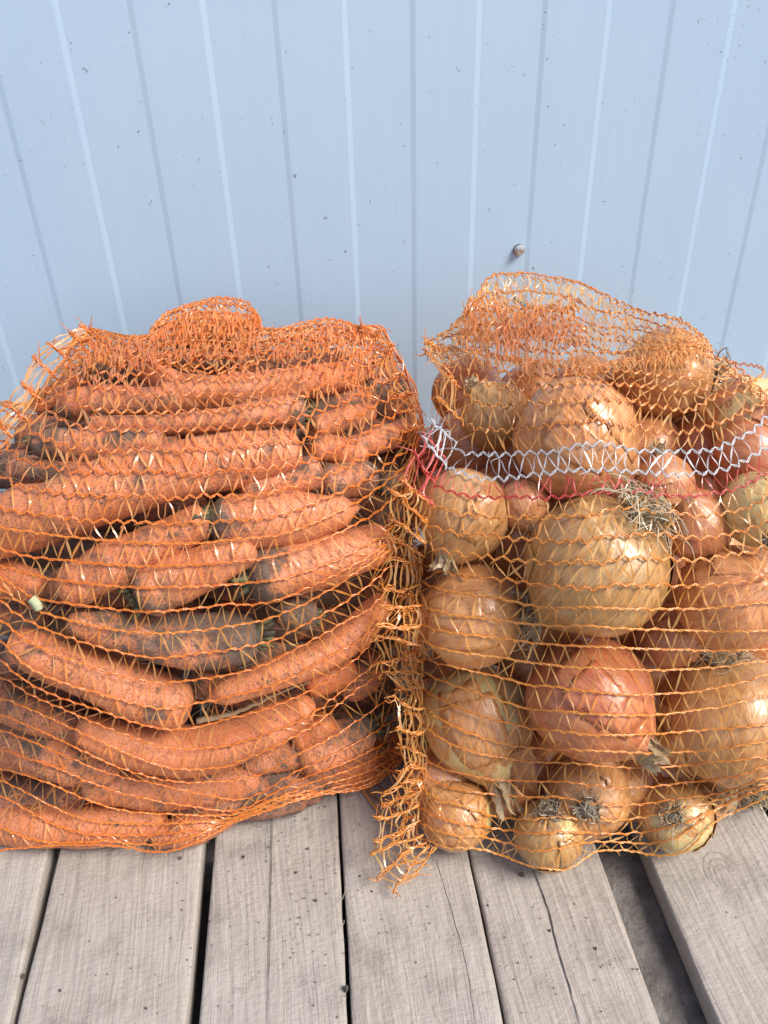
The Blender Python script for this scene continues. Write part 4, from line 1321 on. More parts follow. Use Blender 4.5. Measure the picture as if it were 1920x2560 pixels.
    def fringe(self, stubs, cordmat, netmat, per=7, lift=0.0, hang=True, spread=0.012, nc=4, jitter=0.0):
        """frayed edge of the net: pairs of inner and outer end of every row's stub"""
        cb = MB(); sb = self.mb(netmat) if not isinstance(netmat, list) else None
        prev = None
        for si, st in enumerate(stubs):
            a, b = np.array(st[0], float), np.array(st[1], float) + rng.normal(0, 1, 2) * jitter
            u = np.linspace(0, 1, 9)
            q = a + (b - a) * u[:, None] + np.stack([np.zeros(9), jitter * 0.8 * np.sin(u * rng.uniform(2, 6) + si)], 1)
            dA = self.dr.depth(a[0], a[1])
            t = dA - 0.002 - lift - spread * np.sin(u * 1.6) * (0.7 + 0.3 * math.sin(si * 2.1))
            d = ray_at(q[:, 0], q[:, 1])
            t = np.minimum(t, (CAMZ - 0.003) / np.maximum(-d[:, 2], 1e-3))
            P = EYE + d * t[:, None]
            for k in range(nc):
                Q = P + 0.0011 * rng.normal(0, 1, (9, 3)) * np.linspace(0.6, 1.1, 9)[:, None]
                (st[2] if len(st) > 2 and isinstance(st[2], MB) else cb).tube(spline(Q, 20), rng.uniform(0.0005, 0.0008), 4, float(rng.uniform(0, 1)))
            for k in range(6):                                         # frayed ends
                i = rng.integers(3, 9); e = P[i] + 0.0075 * rng.normal(0, 1, 3) * np.array([0.8, 0.4, 0.8]) + (P[-1] - P[-2]) * 0.25
                e[2] = max(e[2], 0.002)
                cb.tube(spline([P[i], 0.5 * (P[i] + e) + 0.0012 * rng.normal(0, 1, 3), e], 7), np.linspace(0.0006, 0.0003, 7), 3, float(rng.uniform(0, 1)), caps=False)
            if prev is not None and sb is not None:
                for k in range(per):
                    f1, f2 = np.clip((k + rng.uniform(-0.2, 0.6)) / per, 0, 1), np.clip((k + rng.uniform(-0.2, 0.6)) / per, 0, 1)
                    p1 = np.array([np.interp(f1, u, prev[:, c]) for c in range(3)]); p2 = np.array([np.interp(f2, u, P[:, c]) for c in range(3)])
                    mid = 0.5 * (p1 + p2) + np.array([rng.normal(0, 0.0022), -abs(rng.normal(0.001, 0.002)), rng.normal(0, 0.001)])
                    pts = spline([p1, mid + 0.0008 * rng.normal(0, 1, 3), p2], 9)
                    tg = np.gradient(pts, axis=0); tg /= np.linalg.norm(tg, axis=1)[:, None] + 1e-9
                    vw = np.array([rng.normal(0, 0.7), -1.0, 0.4 + rng.normal(0, 0.4)])
                    s = np.cross(tg, vw); s /= np.linalg.norm(s, axis=1)[:, None] + 1e-9
                    sb.ribbon(pts, s, rng.uniform(0.0010, 0.0020) * np.array([0.4, 0.6, 0.9, 1, 1, 1, 0.9, 0.6, 0.4]), float(rng.uniform(0.3, 1)))
            prev = P
        o = cb.obj('seam_fringe', cordmat, self.root, tuple(cb.v[0])); o['kind'] = 'stuff'
        o['label'] = 'frayed seam edge of the net with loose tape ends'
        return cb
    def finish(self):
        for nm, (mb, mat) in self.strand.items():
            if mb.v:
                o = mb.obj('strand', mat, self.root, tuple(np.array(mb.v).mean(0)))
                o['kind'] = 'stuff'

def extend(p, left=None, right=None):
    p = [tuple(a) for a in p]
    if left is not None and p[0][0] <= 40:
        a, b = np.array(p[0], float), np.array(p[1], float)
        s = np.clip((b[1] - a[1]) / max(b[0] - a[0], 1), -0.9, 0.9)
        p = [(left, a[1] - s * (a[0] - left) * 0.6)] + p
    if right is not None and p[-1][0] >= 1885:
        a, b = np.array(p[-1], float), np.array(p[-2], float)
        s = np.clip((a[1] - b[1]) / max(a[0] - b[0], 1), -0.8, 0.8)
        p = p + [(right, a[1] + s * (right - a[0]) * 0.6)]
    return p

def build_carrot_net():
    c = HULL_C.c
    root = empty('mesh_sack', (c[0], c[1], 0.0), label='bright orange net sack stuffed with dirty carrots, on the left', cat='net sack', group='net sacks leaning on the wall')
    net = Net(root, DR_C)
    R = []
    def row(p, sp=34, amp=4.0, **k):
        R.append(dict(p=extend(p, left=-95), sp=sp, amp=amp, **k))
    # hump of gathered net at the top
    row([(383, 814), (416, 783), (470, 762), (524, 747), (560, 744), (612, 753), (634, 773), (652, 796)], 19, 3.5)
    row([(392, 806), (428, 780), (485, 766), (540, 758), (590, 762), (630, 778), (648, 800)], 18, 3.5)
    row([(385, 815), (416, 799), (460, 785), (510, 779), (560, 781), (610, 787), (650, 806)], 18, 3.5)
    row([(375, 830), (400, 812), (450, 800), (500, 796), (560, 799), (610, 802), (655, 815)], 18, 4)
    row([(330, 842), (372, 838), (400, 824), (450, 815), (500, 813), (560, 815), (610, 817), (660, 820), (700, 822), (750, 808), (800, 797), (850, 801), (900, 817)], 20, 4)
    row([(228, 820), (262, 830), (300, 843), (350, 848), (400, 840), (450, 834), (500, 833), (560, 836), (610, 836), (660, 834), (700, 830), (745, 820), (800, 808), (860, 810), (925, 822)], 22, 4)
    row([(205, 832), (240, 838), (285, 852), (345, 862), (400, 858), (450, 852), (500, 850), (560, 855), (610, 856), (660, 851), (705, 842), (745, 834), (800, 820), (860, 818), (935, 826)], 23, 4.5)
    row([(180, 850), (225, 852), (262, 864), (300, 874), (350, 876), (400, 866), (430, 860), (480, 862), (540, 872), (590, 874), (650, 866), (690, 856), (735, 845), (790, 833), (850, 830), (945, 830)], 26, 5)
    row([(165, 880), (205, 868), (245, 878), (285, 890), (339, 896), (383, 886), (440, 880), (500, 888), (556, 893), (605, 889), (655, 880), (700, 868), (740, 858), (790, 848), (850, 843), (960, 840)], 28, 5)
    row([(150, 905), (190, 890), (237, 895), (261, 895), (290, 906), (339, 902), (383, 895), (440, 910), (492, 917), (560, 920), (600, 915), (660, 899), (720, 878), (790, 860), (870, 856), (975, 860)], 31, 6.5)
    row([(130, 930), (180, 910), (234, 919), (264, 934), (308, 941), (346, 934), (410, 937), (458, 944), (551, 949), (612, 941), (642, 947), (670, 942), (703, 922), (744, 912), (800, 888), (870, 872), (985, 878)], 32, 7)
    row([(110, 952), (165, 938), (200, 950), (237, 968), (291, 971), (322, 980), (390, 988), (437, 981), (492, 988), (551, 985), (612, 988), (652, 977), (690, 968), (737, 957), (771, 939), (805, 925), (870, 898), (930, 885), (998, 895)], 33, 7)
    row([(85, 985), (140, 975), (170, 995), (220, 1019), (278, 1029), (339, 1027), (424, 1032), (474, 1025), (500, 1027), (551, 1025), (636, 1013), (690, 1005), (724, 1005), (758, 990), (788, 972), (839, 951), (873, 934), (934, 905), (1010, 920)], 33, 7)
    row([(62, 1015), (110, 1010), (142, 1044), (190, 1066), (305, 1076), (383, 1075), (508, 1073), (568, 1066), (652, 1054), (717, 1050), (771, 1037), (815, 1022), (873, 998), (927, 964), (964, 951), (1022, 940)], 34, 7)
    row([(38, 1045), (68, 1070), (102, 1093), (146, 1110), (203, 1120), (288, 1129), (339, 1125), (383, 1120), (441, 1127), (475, 1122), (541, 1124), (602, 1112), (649, 1112), (697, 1102), (737, 1104), (785, 1092), (825, 1066), (890, 1040), (927, 1019), (975, 997), (1032, 978)], 34, 7)
    row([(0, 1098), (32, 1130), (54, 1149), (85, 1156), (115, 1166), (176, 1175), (220, 1181), (271, 1178), (322, 1181), (366, 1178), (458, 1185), (527, 1183), (581, 1173), (636, 1175), (690, 1168), (747, 1159), (788, 1147), (839, 1124), (883, 1101), (924, 1076), (954, 1056), (1002, 1029), (1044, 1010)], 35, 7)
    row([(0, 1188), (34, 1210), (61, 1219), (88, 1221), (125, 1227), (163, 1236), (237, 1238), (285, 1242), (322, 1238), (380, 1241), (430, 1247), (475, 1242), (530, 1238), (591, 1242), (629, 1240), (663, 1234), (693, 1227), (734, 1215), (788, 1198), (825, 1185), (873, 1164), (903, 1149), (961, 1120), (992, 1097), (1052, 1052)], 36, 6.5)
    row([(0, 1270), (44, 1280), (102, 1286), (169, 1295), (237, 1302), (339, 1304), (407, 1308), (475, 1307), (560, 1302), (636, 1298), (697, 1289), (758, 1269), (822, 1242), (873, 1221), (924, 1195), (975, 1156), (1042, 1107)], 37, 5)
    row([(0, 1319), (102, 1334), (169, 1342), (271, 1351), (339, 1357), (424, 1359), (492, 1358), (560, 1351), (602, 1346), (670, 1342), (720, 1332), (771, 1313), (839, 1283), (907, 1247), (975, 1198), (1040, 1140)], 37, 3)
    row([(0, 1373), (68, 1391), (136, 1398), (237, 1408), (339, 1416), (424, 1414), (492, 1411), (568, 1405), (636, 1399), (690, 1390), (758, 1368), (822, 1344), (873, 1320), (941, 1281), (1010, 1225)], 37, 3)
    row([(0, 1415), (68, 1434), (136, 1449), (203, 1457), (271, 1465), (339, 1469), (441, 1468), (560, 1463), (636, 1456), (703, 1448), (788, 1420), (856, 1392), (950, 1343), (1005, 1295)], 37, 2.5)
    row([(0, 1442), (51, 1476), (85, 1493), (136, 1505), (203, 1513), (288, 1524), (373, 1529), (441, 1526), (492, 1520), (568, 1511), (636, 1511), (690, 1502), (737, 1484), (805, 1454), (873, 1420), (930, 1384), (1000, 1335)], 37, 2.5)
    row([(0, 1470), (47, 1504), (102, 1528), (142, 1541), (203, 1557), (288, 1573), (373, 1584), (441, 1581), (509, 1575), (595, 1563), (642, 1555), (686, 1541), (737, 1521), (788, 1494), (839, 1467), (890, 1430), (985, 1372)], 37, 3.5)
    row([(0, 1502), (44, 1536), (108, 1571), (169, 1593), (237, 1614), (305, 1631), (373, 1643), (414, 1645), (458, 1638), (509, 1632), (560, 1628), (602, 1620), (652, 1609), (700, 1596), (737, 1574), (788, 1546), (839, 1518), (907, 1475), (978, 1412)], 37, 4.5)
    row([(0, 1549), (51, 1590), (102, 1620), (169, 1647), (237, 1669), (288, 1687), (339, 1699), (407, 1707), (451, 1703), (509, 1698), (560, 1689), (602, 1680), (663, 1661), (710, 1637), (771, 1606), (822, 1577), (873, 1549), (924, 1523), (972, 1465)], 37, 4)
    row([(0, 1603), (51, 1652), (102, 1685), (163, 1709), (237, 1732), (305, 1750), (373, 1767), (427, 1772), (475, 1761), (509, 1756), (568, 1743), (636, 1728), (690, 1710), (737, 1691), (788, 1661), (839, 1633), (890, 1608), (958, 1545)], 36, 3.5)
    row([(0, 1650), (34, 1681), (85, 1714), (136, 1739), (203, 1760), (271, 1784), (339, 1808), (407, 1823), (458, 1823), (509, 1814), (568, 1798), (652, 1777), (720, 1752), (778, 1725), (822, 1695), (873, 1661), (945, 1590)], 36, 3)
    row([(0, 1692), (51, 1722), (102, 1749), (169, 1777), (237, 1807), (305, 1834), (373, 1859), (424, 1870), (475, 1873), (560, 1866), (602, 1855), (669, 1834), (737, 1807), (788, 1780), (822, 1756), (873, 1712), (924, 1671), (962, 1625)], 36, 4)
    row([(0, 1746), (68, 1770), (136, 1800), (203, 1831), (271, 1863), (339, 1894), (390, 1912), (458, 1924), (560, 1917), (636, 1888), (703, 1858), (754, 1830), (805, 1800), (839, 1768), (890, 1726), (970, 1672)], 36, 2.5)
    row([(0, 1786), (85, 1820), (152, 1851), (220, 1884), (271, 1908), (339, 1932), (407, 1949), (475, 1956), (560, 1953), (610, 1947), (649, 1938), (703, 1908), (754, 1881), (820, 1848), (900, 1798), (985, 1735)], 36, 2.5)
    row([(0, 1825), (102, 1864), (169, 1892), (237, 1921), (305, 1943), (390, 1959), (441, 1972), (509, 1986), (560, 1996), (605, 1999), (650, 1983), (700, 1952), (760, 1920), (840, 1884), (930, 1835), (1000, 1790)], 36, 2.5)
    row([(0, 1875), (68, 1895), (136, 1919), (203, 1946), (271, 1973), (339, 1991), (407, 2006), (475, 2016), (560, 2027), (612, 2020), (660, 1997), (700, 1975), (760, 1945), (850, 1912), (945, 1868), (1005, 1828)], 35, 2)
    row([(0, 1922), (102, 1950), (169, 1979), (237, 2006), (305, 2026), (390, 2034), (475, 2038), (560, 2038), (620, 2026), (660, 2010), (710, 1988), (780, 1957), (870, 1926), (960, 1886), (1012, 1850)], 34, 2)
    row([(0, 1950), (68, 1982), (136, 2019), (203, 2045), (271, 2058), (373, 2060), (475, 2056), (560, 2048), (640, 2026), (720, 1994), (800, 1966), (900, 1936), (980, 1896), (1014, 1862)], 34, 2)
    row([(0, 1990), (68, 2024), (136, 2061), (203, 2083), (271, 2089), (373, 2087), (475, 2078), (560, 2056), (650, 2030), (740, 2000), (830, 1973), (920, 1949), (995, 1900), (1016, 1870)], 33, 2)
    row([(0, 2071), (85, 2100), (169, 2108), (271, 2104), (390, 2112), (475, 2094), (560, 2063), (650, 2033), (750, 2000), (850, 1978), (930, 1955), (1000, 1906), (1016, 1876)], 32, 1.5)
    row([(0, 2125), (68, 2119), (136, 2114), (237, 2113), (305, 2116), (373, 2129), (441, 2124), (509, 2097), (560, 2070), (602, 2036), (652, 2010), (703, 1993), (754, 1986), (839, 1981), (890, 1975), (941, 1958), (992, 1910), (1016, 1882)], 32, 1.5)
    for r in R: net.nodes(r)
    for i, r in enumerate(R):
        net.cord(r, M_CORD_C)
        if i + 1 < len(R): net.strands(r, R[i + 1], M_NET_C, 130, 1.6 if i > 16 else 2.4)
    # second, crumpled layer in the gathered top
    R2 = []
    for i in range(0, 10):
        p = [(x + random.uniform(-5, 5), y + 6 + random.uniform(-5, 5)) for x, y in R[i]['p']]
        r = dict(p=p, sp=R[i]['sp'] * 1.0, amp=5, jit=2.5, lift=-0.006); net.nodes(r); R2.append(r)
        net.cord(r, M_CORD_C)
    for i in range(9): net.strands(R2[i], R2[i + 1], M_NET_C, 90, 4.0, -0.005)
    for a, b in zip(R[6:15], R[7:16]): net.strands(a, b, M_NET_WADC, 120, 4.0, -0.0012)
    for k in range(820):
        g = random.random()
        if g > 0.8:
            x = random.choice((random.uniform(165, 330), random.uniform(700, 985), random.uniform(760, 985))); y = random.uniform(870, 975) if x > 600 else random.uniform(885, 950)
        elif g < 0.4: x, y = random.uniform(375, 655), random.uniform(765, 880); y = max(y, np.interp(x, [375, 470, 550, 630, 655], [835, 768, 750, 775, 800]) + 4)
        elif g < 0.6: x = random.uniform(215, 390); y = random.uniform(836, 900)
        else: x = random.uniform(680, 930); y = random.uniform(808, 880)
        a = np.array((x, y)); b = a + np.array((random.uniform(-9, 9), random.uniform(14, 34)))
        net.ribbon(a, b, M_NET_WADC, random.uniform(0.0008, 0.0017), 0.001 + 0.003 * random.random(), 2.5)
    net.back(R[1::1], HULL_C, M_CORD_C, M_NET_C)
    # frayed seams on both sides
    net.fringe([((232, 838), (205, 815)), ((203, 856), (173, 830)), ((166, 893), (119, 856)), ((132, 937), (81, 890)), ((102, 1002), (54, 956)), ((71, 1056), (12, 1006)), ((32, 1093), (-22, 1046)), ((0, 1130), (-50, 1088))],
               M_CORD_C, M_NET_C, 11, 0.0, spread=0.004)
    net.fringe([((908, 838), (905, 812)), ((930, 863), (951, 824)), ((962, 893), (984, 862)), ((971, 954), (1012, 932)), ((975, 998), (1033, 982)), ((995, 1032), (1050, 1022)), ((1010, 1080), (1056, 1066))],
               M_CORD_C, M_NET_C, 10, 0.0, spread=0.002)
    seam = MB()
    sp = [(900, 815), (951, 825), (981, 863), (1012, 912), (1032, 964), (1048, 1015), (1053, 1066), (1042, 1110), (1025, 1180), (1008, 1260)]
    t = [DR_C.depth(np.array(x), np.array(y)) - 0.001 for x, y in sp]
    P = np.array([EYE + ray_at(x, y) * tt for (x, y), tt in zip(sp, t)])
    for k in range(4):
        seam.tube(spline(P + 0.0016 * rng.normal(0, 1, P.shape), 60), 0.0007, 4, float(rng.uniform(0, 1)))
    seam.obj('seam_cord', M_CORD_C, root, tuple(P[4]))
    net.finish()
build_carrot_net()

def build_onion_net():
    c = HULL_O.c
    root = empty('mesh_sack', (c[0], c[1], 0.0), label='amber net sack of onions with a white and a red stripe, on the right', cat='net sack', group='net sacks leaning on the wall')
    net = Net(root, DR_O)
    R = []
    def row(p, sp=34, amp=4.0, **k):
        d = dict(p=extend(p, right=2030), sp=sp, amp=amp, **k); R.append(d); return d
    rim = [(1065, 857), (1089, 870), (1143, 874), (1198, 881), (1245, 894), (1330, 904), (1414, 916), (1482, 916), (1560, 900), (1640, 890), (1720, 880), (1775, 890)]
    outline = [(1140, 806), (1157, 796), (1177, 776), (1184, 738), (1211, 715), (1228, 687), (1255, 670), (1279, 684), (1313, 684), (1354, 684), (1381, 699), (1431, 698), (1468, 711), (1502, 732), (1546, 755), (1590, 776), (1661, 789), (1712, 806), (1753, 837), (1780, 877)]
    # the loose top: a front and a back layer between the outline and the rim
    oa, ra = resample(outline, 60), resample(rim, 60)
    def dome(fr, lift, sp, amp, jit, wob):
        rows = []
        for k, f_ in enumerate(fr):
            p = oa * (1 - f_) + ra * f_
            p = p + np.stack([wob * np.array([mnoise.noise((i * 0.09, k * 0.7, 3 + lift * 100)) for i in range(60)]), wob * 1.3 * np.array([mnoise.noise((i * 0.11, k * 0.7, 9 + lift * 100)) for i in range(60)])], 1) * (1 if 0 < k else 0.35)
            r = dict(p=p[::4].tolist() + [p[-1].tolist()], sp=sp, amp=amp, jit=jit, lift=lift)
            net.nodes(r); rows.append(r)
            net.cord(r, M_CORD_O)
        for a, b in zip(rows, rows[1:]): net.strands(a, b, M_NET_O, 100, 4.5, lift)
        return rows
    dome([0, 0.2, 0.42, 0.64, 0.84, 1.0], 0.0, 21, 4.5, 1.8, 14)
    dome([0.03, 0.3, 0.55, 0.8, 0.98], -0.035, 21, 5, 2.2, 20)
    # crumpled wad over the tie
    wad = []
    for k in range(9):
        y = 750 + k * 15 + random.uniform(-4, 4)
        xa = 1170 - k * 4 + random.uniform(-12, 12); xb = 1440 + k * 3 + random.uniform(-20, 20)
        p = [(xa + (xb - xa) * u / 7, y + 24 * math.sin(u * 0.45) * (1 if k < 6 else -0.4) - 10 + random.uniform(-11, 11)) for u in range(8)]
        r = dict(p=p, sp=18, amp=6, jit=3.0, lift=0.004 + 0.004 * math.sin(k)); net.nodes(r); wad.append(r)
        net.cord(r, M_CORD_O)
    for a, b in zip(wad, wad[1:]): net.strands(a, b, M_NET_O, 80, 6.0, 0.006)
    for k in range(520):                                          # loops of loose tape in the wad
        x, y = random.gauss(1285, 85), random.gauss(810, 42)
        if not (1150 < x < 1470 and 715 < y < 900): continue
        a = np.array((x, y)); b = a + np.array((random.uniform(-30, 30), random.uniform(10, 62)))
        net.ribbon(a, b, M_NET_WAD, random.uniform(0.0006, 0.0015), 0.008 + 0.006 * random.random(), 7.0)
    for k in range(220):                                          # tapes bunched in the fold below the rim
        x = random.uniform(1090, 1760); y = np.interp(x, [1090, 1250, 1450, 1760], [868, 890, 905, 880]) + random.uniform(-14, 8)
        a = np.array((x, y)); b = a + np.array((random.uniform(-10, 34), random.uniform(14, 52)))
        net.ribbon(a, b, M_NET_O, random.uniform(0.0006, 0.0012), 0.001 + 0.005 * random.random(), 3.5)
    for k in range(620):                                          # slack tapes all over the loose top
        i = random.randrange(4, 58); f_ = random.random() ** 1.2
        x, y = oa[i] * (1 - f_) + ra[i] * f_
        a = np.array((x, y + 3)); b = a + np.array((random.uniform(-14, 30), random.uniform(16, 46)))
        net.ribbon(a, b, M_NET_O, random.uniform(0.0006, 0.0013), random.choice((0.0, -0.035)) + 0.004 * random.random(), 4.0)
    tie = MB()
    for (x, y) in ((1300, 752), (1345, 778), (1262, 800), (1330, 812), (1310, 838)):
        p3 = [DR_O.pos(np.array(x + dx), np.array(y + dy), -0.006) for dx, dy in ((-14, -7), (0, 3), (12, 12))]
        tie.tube(spline(p3, 10), 0.0016, 5, 0.4)
    tie.obj('tie_string', M_TIE, root, tuple(tie.v[0]))
    # upper rows
    S = []
    def seq(p, sp, amp, cm, sm, name='cord', label=None, bow=2.0):
        r = row(p, sp, amp); net.nodes(r); r['cm'], r['sm'], r['name'], r['lab'], r['bow'] = cm, sm, name, label, bow
        S.append(r)
    O = (M_CORD_O, M_NET_O)
    seq(rim + [(1830, 905), (1880, 950)], 25, 5, *O)
    seq([(1076, 874), (1116, 887), (1164, 891), (1211, 909), (1252, 929), (1279, 936), (1313, 938), (1380, 938), (1448, 931), (1520, 925), (1590, 930), (1660, 938), (1730, 945), (1775, 925), (1820, 920), (1885, 965)], 26, 6, *O)
    seq([(1100, 911), (1157, 923), (1204, 953), (1231, 961), (1272, 972), (1306, 974), (1340, 967), (1391, 965), (1448, 955), (1500, 954), (1563, 963), (1624, 967), (1664, 974), (1712, 980), (1746, 977), (1790, 955), (1840, 940), (1905, 985)], 27, 7, *O)
    seq([(1095, 945), (1150, 974), (1177, 999), (1204, 1014), (1238, 1013), (1279, 1014), (1323, 1009), (1374, 1006), (1414, 998), (1482, 1000), (1546, 998), (1590, 1003), (1617, 1014), (1671, 1018), (1705, 1028), (1739, 1021), (1773, 999), (1824, 982), (1870, 975), (1925, 1005)], 27, 7, *O)
    seq([(1082, 990), (1120, 1016), (1157, 1055), (1208, 1078), (1231, 1072), (1265, 1078), (1313, 1072), (1364, 1064), (1408, 1055), (1448, 1057), (1481, 1048), (1519, 1054), (1559, 1062), (1590, 1064), (1630, 1075), (1698, 1081), (1739, 1077), (1773, 1064), (1824, 1047), (1875, 1022), (1930, 1000)], 27, 7, *O, bow=3)
    seq([(1085, 1056), (1103, 1067), (1133, 1098), (1143, 1126), (1177, 1136), (1221, 1134), (1265, 1136), (1313, 1132), (1354, 1130), (1394, 1128), (1434, 1114), (1468, 1110), (1519, 1111), (1559, 1120), (1597, 1129), (1637, 1127), (1688, 1130), (1739, 1127), (1790, 1123), (1820, 1108), (1858, 1090), (1888, 1070), (1920, 1043)], 29, 7, M_NET_W, M_NET_W, 'white_cord', 'white upper cord of the striped band')
    seq([(1050, 1075), (1062, 1098), (1082, 1113), (1103, 1137), (1116, 1165), (1150, 1182), (1198, 1194), (1231, 1198), (1265, 1196), (1313, 1189), (1374, 1182), (1431, 1176), (1480, 1177), (1519, 1174), (1590, 1179), (1644, 1182), (1705, 1186), (1773, 1181), (1824, 1170), (1858, 1152), (1891, 1135), (1920, 1119)], 29, 7, M_NET_W, M_NET_R, 'white_cord', 'white lower cord of the striped band')
    seq([(1037, 1132), (1052, 1162), (1076, 1189), (1093, 1214), (1130, 1230), (1177, 1241), (1211, 1243), (1248, 1244), (1296, 1241), (1347, 1245), (1421, 1240), (1480, 1231), (1515, 1233), (1553, 1229), (1617, 1231), (1658, 1238), (1725, 1241), (1790, 1231), (1824, 1225), (1875, 1209), (1920, 1179)], 31, 5, M_NET_R, M_NET_O, 'red_cord', 'red cord of the striped band')
    seq([(1010, 1198), (1030, 1220), (1069, 1248), (1082, 1262), (1123, 1277), (1177, 1289), (1211, 1292), (1265, 1297), (1313, 1292), (1354, 1297), (1420, 1288), (1478, 1289), (1529, 1272), (1570, 1271), (1637, 1280), (1695, 1282), (1756, 1290), (1824, 1280), (1875, 1266), (1920, 1242)], 34, 5.5, *O)
    seq([(995, 1243), (1021, 1265), (1055, 1287), (1076, 1316), (1123, 1328), (1177, 1337), (1231, 1336), (1265, 1344), (1330, 1349), (1381, 1354), (1444, 1350), (1481, 1353), (1502, 1341), (1559, 1338), (1617, 1335), (1658, 1336), (1705, 1343), (1752, 1346), (1807, 1338), (1858, 1327), (1920, 1303)], 36, 6, *O)
    seq([(995, 1303), (1025, 1320), (1055, 1345), (1093, 1373), (1143, 1382), (1220, 1391), (1300, 1401), (1400, 1406), (1446, 1404), (1508, 1407), (1554, 1394), (1604, 1395), (1650, 1397), (1715, 1401), (1777, 1396), (1823, 1387), (1873, 1382), (1920, 1365)], 38, 6, *O)
    seq([(1000, 1356), (1030, 1384), (1060, 1412), (1090, 1425), (1131, 1435), (1177, 1442), (1246, 1447), (1307, 1455), (1361, 1463), (1400, 1467), (1457, 1469), (1496, 1471), (1546, 1461), (1600, 1465), (1654, 1462), (1707, 1465), (1765, 1464), (1823, 1458), (1880, 1450), (1920, 1442)], 39, 5, *O)
    seq([(1010, 1418), (1045, 1448), (1068, 1460), (1100, 1472), (1146, 1481), (1192, 1489), (1246, 1497), (1304, 1508), (1361, 1518), (1400, 1519), (1469, 1520), (1554, 1522), (1630, 1523), (1707, 1522), (1765, 1522), (1823, 1516), (1920, 1507)], 40, 3.5, *O)
    seq([(1015, 1482), (1046, 1509), (1077, 1523), (1115, 1534), (1169, 1543), (1219, 1547), (1284, 1556), (1361, 1563), (1400, 1565), (1477, 1566), (1546, 1571), (1615, 1573), (1688, 1575), (1765, 1578), (1842, 1579), (1920, 1577)], 42, 2.5, *O)
    seq([(1015, 1530), (1035, 1550), (1073, 1569), (1131, 1583), (1169, 1588), (1227, 1593), (1284, 1601), (1361, 1610), (1400, 1613), (1496, 1617), (1592, 1621), (1669, 1624), (1746, 1627), (1842, 1627), (1920, 1623)], 42, 2.5, *O)
    seq([(1018, 1570), (1061, 1604), (1115, 1625), (1169, 1634), (1246, 1643), (1304, 1653), (1380, 1662), (1400, 1667), (1477, 1669), (1554, 1673), (1630, 1675), (1707, 1674), (1784, 1669), (1861, 1659), (1920, 1653)], 42, 2.5, *O)
    seq([(1022, 1622), (1054, 1644), (1111, 1661), (1150, 1670), (1207, 1684), (1265, 1697), (1323, 1712), (1380, 1717), (1458, 1726), (1515, 1733), (1573, 1737), (1630, 1736), (1707, 1732), (1784, 1721), (1861, 1705), (1920, 1684)], 42, 2.5, *O)
    seq([(1025, 1655), (1061, 1680), (1100, 1700), (1150, 1717), (1207, 1737), (1265, 1756), (1323, 1772), (1400, 1779), (1477, 1785), (1538, 1789), (1592, 1790), (1669, 1784), (1746, 1775), (1823, 1763), (1920, 1735)], 42, 2.5, *O)
    seq([(1028, 1695), (1065, 1728), (1115, 1755), (1169, 1778), (1246, 1802), (1323, 1820), (1400, 1828), (1477, 1837), (1554, 1838), (1630, 1836), (1707, 1829), (1784, 1824), (1861, 1817), (1920, 1811)], 42, 2.5, *O)
    seq([(1030, 1738), (1065, 1772), (1115, 1806), (1169, 1832), (1246, 1856), (1323, 1869), (1400, 1874), (1477, 1877), (1554, 1880), (1630, 1884), (1707, 1880), (1784, 1875), (1861, 1863), (1920, 1853)], 42, 2.5, *O)
    seq([(1032, 1780), (1065, 1820), (1115, 1854), (1169, 1876), (1246, 1893), (1323, 1903), (1400, 1907), (1477, 1912), (1554, 1919), (1630, 1919), (1707, 1915), (1765, 1907), (1861, 1899), (1920, 1892)], 42, 2.5, *O)
    seq([(1030, 1840), (1061, 1890), (1100, 1918), (1169, 1937), (1246, 1950), (1323, 1953), (1400, 1954), (1457, 1961), (1515, 1968), (1573, 1969), (1640, 1965), (1707, 1957), (1784, 1949), (1861, 1934), (1920, 1915)], 41, 2.5, *O)
    seq([(1036, 1900), (1065, 1938), (1104, 1962), (1170, 1977), (1246, 1987), (1323, 1992), (1400, 1993), (1477, 2007), (1538, 2014), (1638, 2006), (1707, 1995), (1784, 1986), (1842, 1970), (1920, 1944)], 40, 3, *O)
    seq([(1042, 1955), (1070, 1982), (1104, 2003), (1138, 2010), (1184, 2024), (1238, 2042), (1300, 2048), (1361, 2046), (1400, 2042), (1477, 2053), (1554, 2050), (1630, 2040), (1707, 2021), (1784, 2003), (1860, 1976), (1920, 1955)], 39, 3.5, *O)
    seq([(1046, 2018), (1100, 2045), (1150, 2060), (1208, 2067), (1270, 2075), (1340, 2084), (1400, 2080), (1477, 2084), (1554, 2084), (1630, 2077), (1700, 2060), (1760, 2038), (1820, 2005), (1880, 1980), (1920, 1965)], 38, 3.5, *O)
    seq([(1045, 2055), (1092, 2078), (1146, 2090), (1200, 2091), (1260, 2106), (1330, 2128), (1400, 2121), (1460, 2107), (1530, 2105), (1620, 2109), (1690, 2095), (1740, 2062), (1800, 2018), (1870, 1988), (1920, 1972)], 37, 3, *O)
    seq([(1060, 2096), (1115, 2119), (1161, 2119), (1227, 2130), (1284, 2150), (1334, 2168), (1392, 2176), (1430, 2168), (1462, 2148), (1496, 2128), (1573, 2127), (1630, 2137), (1688, 2137), (1727, 2118), (1753, 2088), (1783, 2058), (1823, 2036), (1880, 2011), (1920, 1990)], 36, 2, *O)
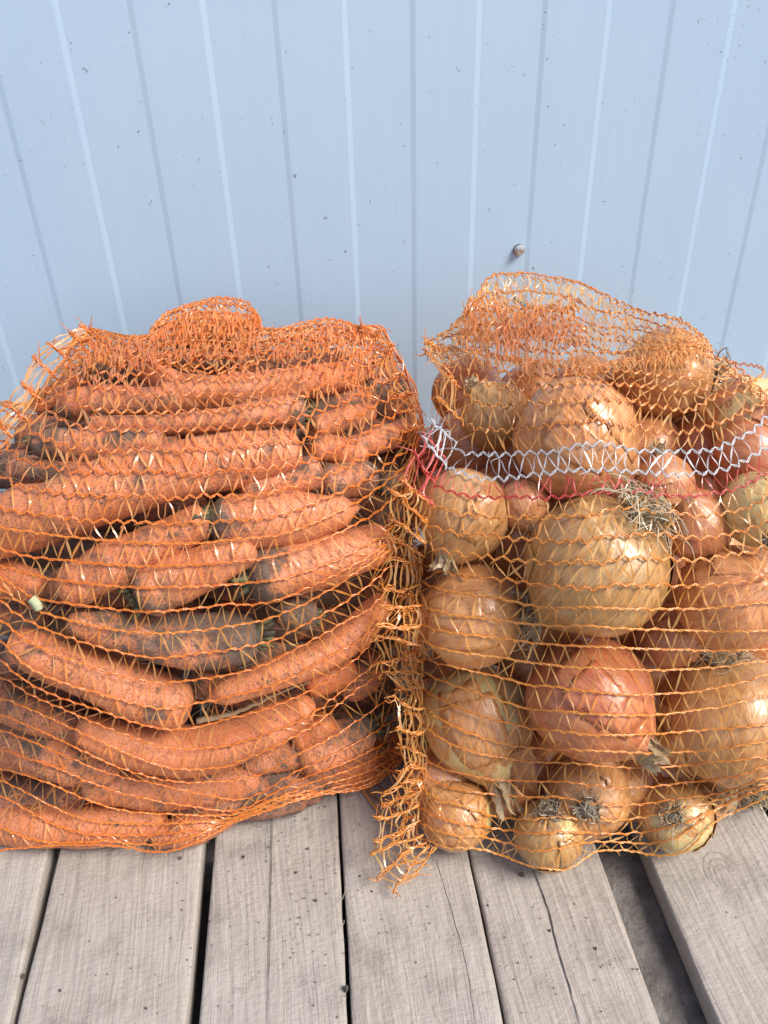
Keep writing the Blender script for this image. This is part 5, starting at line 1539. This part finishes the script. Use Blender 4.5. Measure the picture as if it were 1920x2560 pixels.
    for i, r in enumerate(S):
        net.cord(r, r['cm'], r['name'], r['lab'], rad=0.00048 if r['lab'] else 0.0006)
        if i + 1 < len(S): net.strands(r, S[i + 1], r['sm'], 120, r['bow'])
    net.back(S, HULL_O, M_CORD_O, M_NET_O)
    # long frayed seam running down the left side
    st = [((1092, 868), (1060, 846)), ((1085, 905), (1062, 872)), ((1148, 972), (1108, 915)), ((1150, 1050), (1092, 992))]
    net.fringe(st, M_CORD_O, M_NET_O, 9, 0.0, spread=0.004)
    net.fringe([((1133, 1098), (1078, 1052)), ((1116, 1165), (1054, 1092))], M_NET_W, M_NET_W, 5, 0.0, spread=0.004, nc=2)
    net.fringe([((1118, 1150), (1056, 1080)), ((1090, 1214), (1034, 1128)), ((1084, 1262), (998, 1196))], M_NET_R, M_NET_R, 5, -0.001, spread=0.004, nc=2)
    outer = [(998, 1196), (979, 1243), (981, 1301), (972, 1350), (968, 1404), (958, 1461), (950, 1511), (938, 1565), (935, 1611), (958, 1654), (975, 1690), (985, 1715), (990, 1769), (990, 1823), (1002, 1880), (1000, 1927), (969, 1973), (946, 2007), (950, 2050), (932, 2092), (922, 2142), (935, 2190), (985, 2232), (1010, 2205)]
    inner = [(1076, 1258), (1070, 1300), (1066, 1350), (1062, 1392), (1050, 1425), (1052, 1466), (1052, 1516), (1054, 1560), (1054, 1606), (1056, 1652), (1060, 1690), (1062, 1728), (1062, 1775), (1064, 1826), (1066, 1884), (1064, 1922), (1058, 1955), (1054, 1985), (1048, 2020), (1050, 2050), (1058, 2082), (1066, 2100), (1072, 2112), (1090, 2124)]
    net.fringe(list(zip(inner, outer)), M_CORD_O, M_NET_O, 8, 0.0, spread=0.012, nc=3, jitter=9.0)
    net.fringe([((a[0] - 4, a[1] + 14), (0.55 * b[0] + 0.45 * a[0], b[1] + 20)) for a, b in list(zip(inner, outer))[3:21]], M_CORD_O, M_NET_O, 5, -0.006, spread=0.008, nc=2, jitter=10.0)
    net.finish()
build_onion_net()
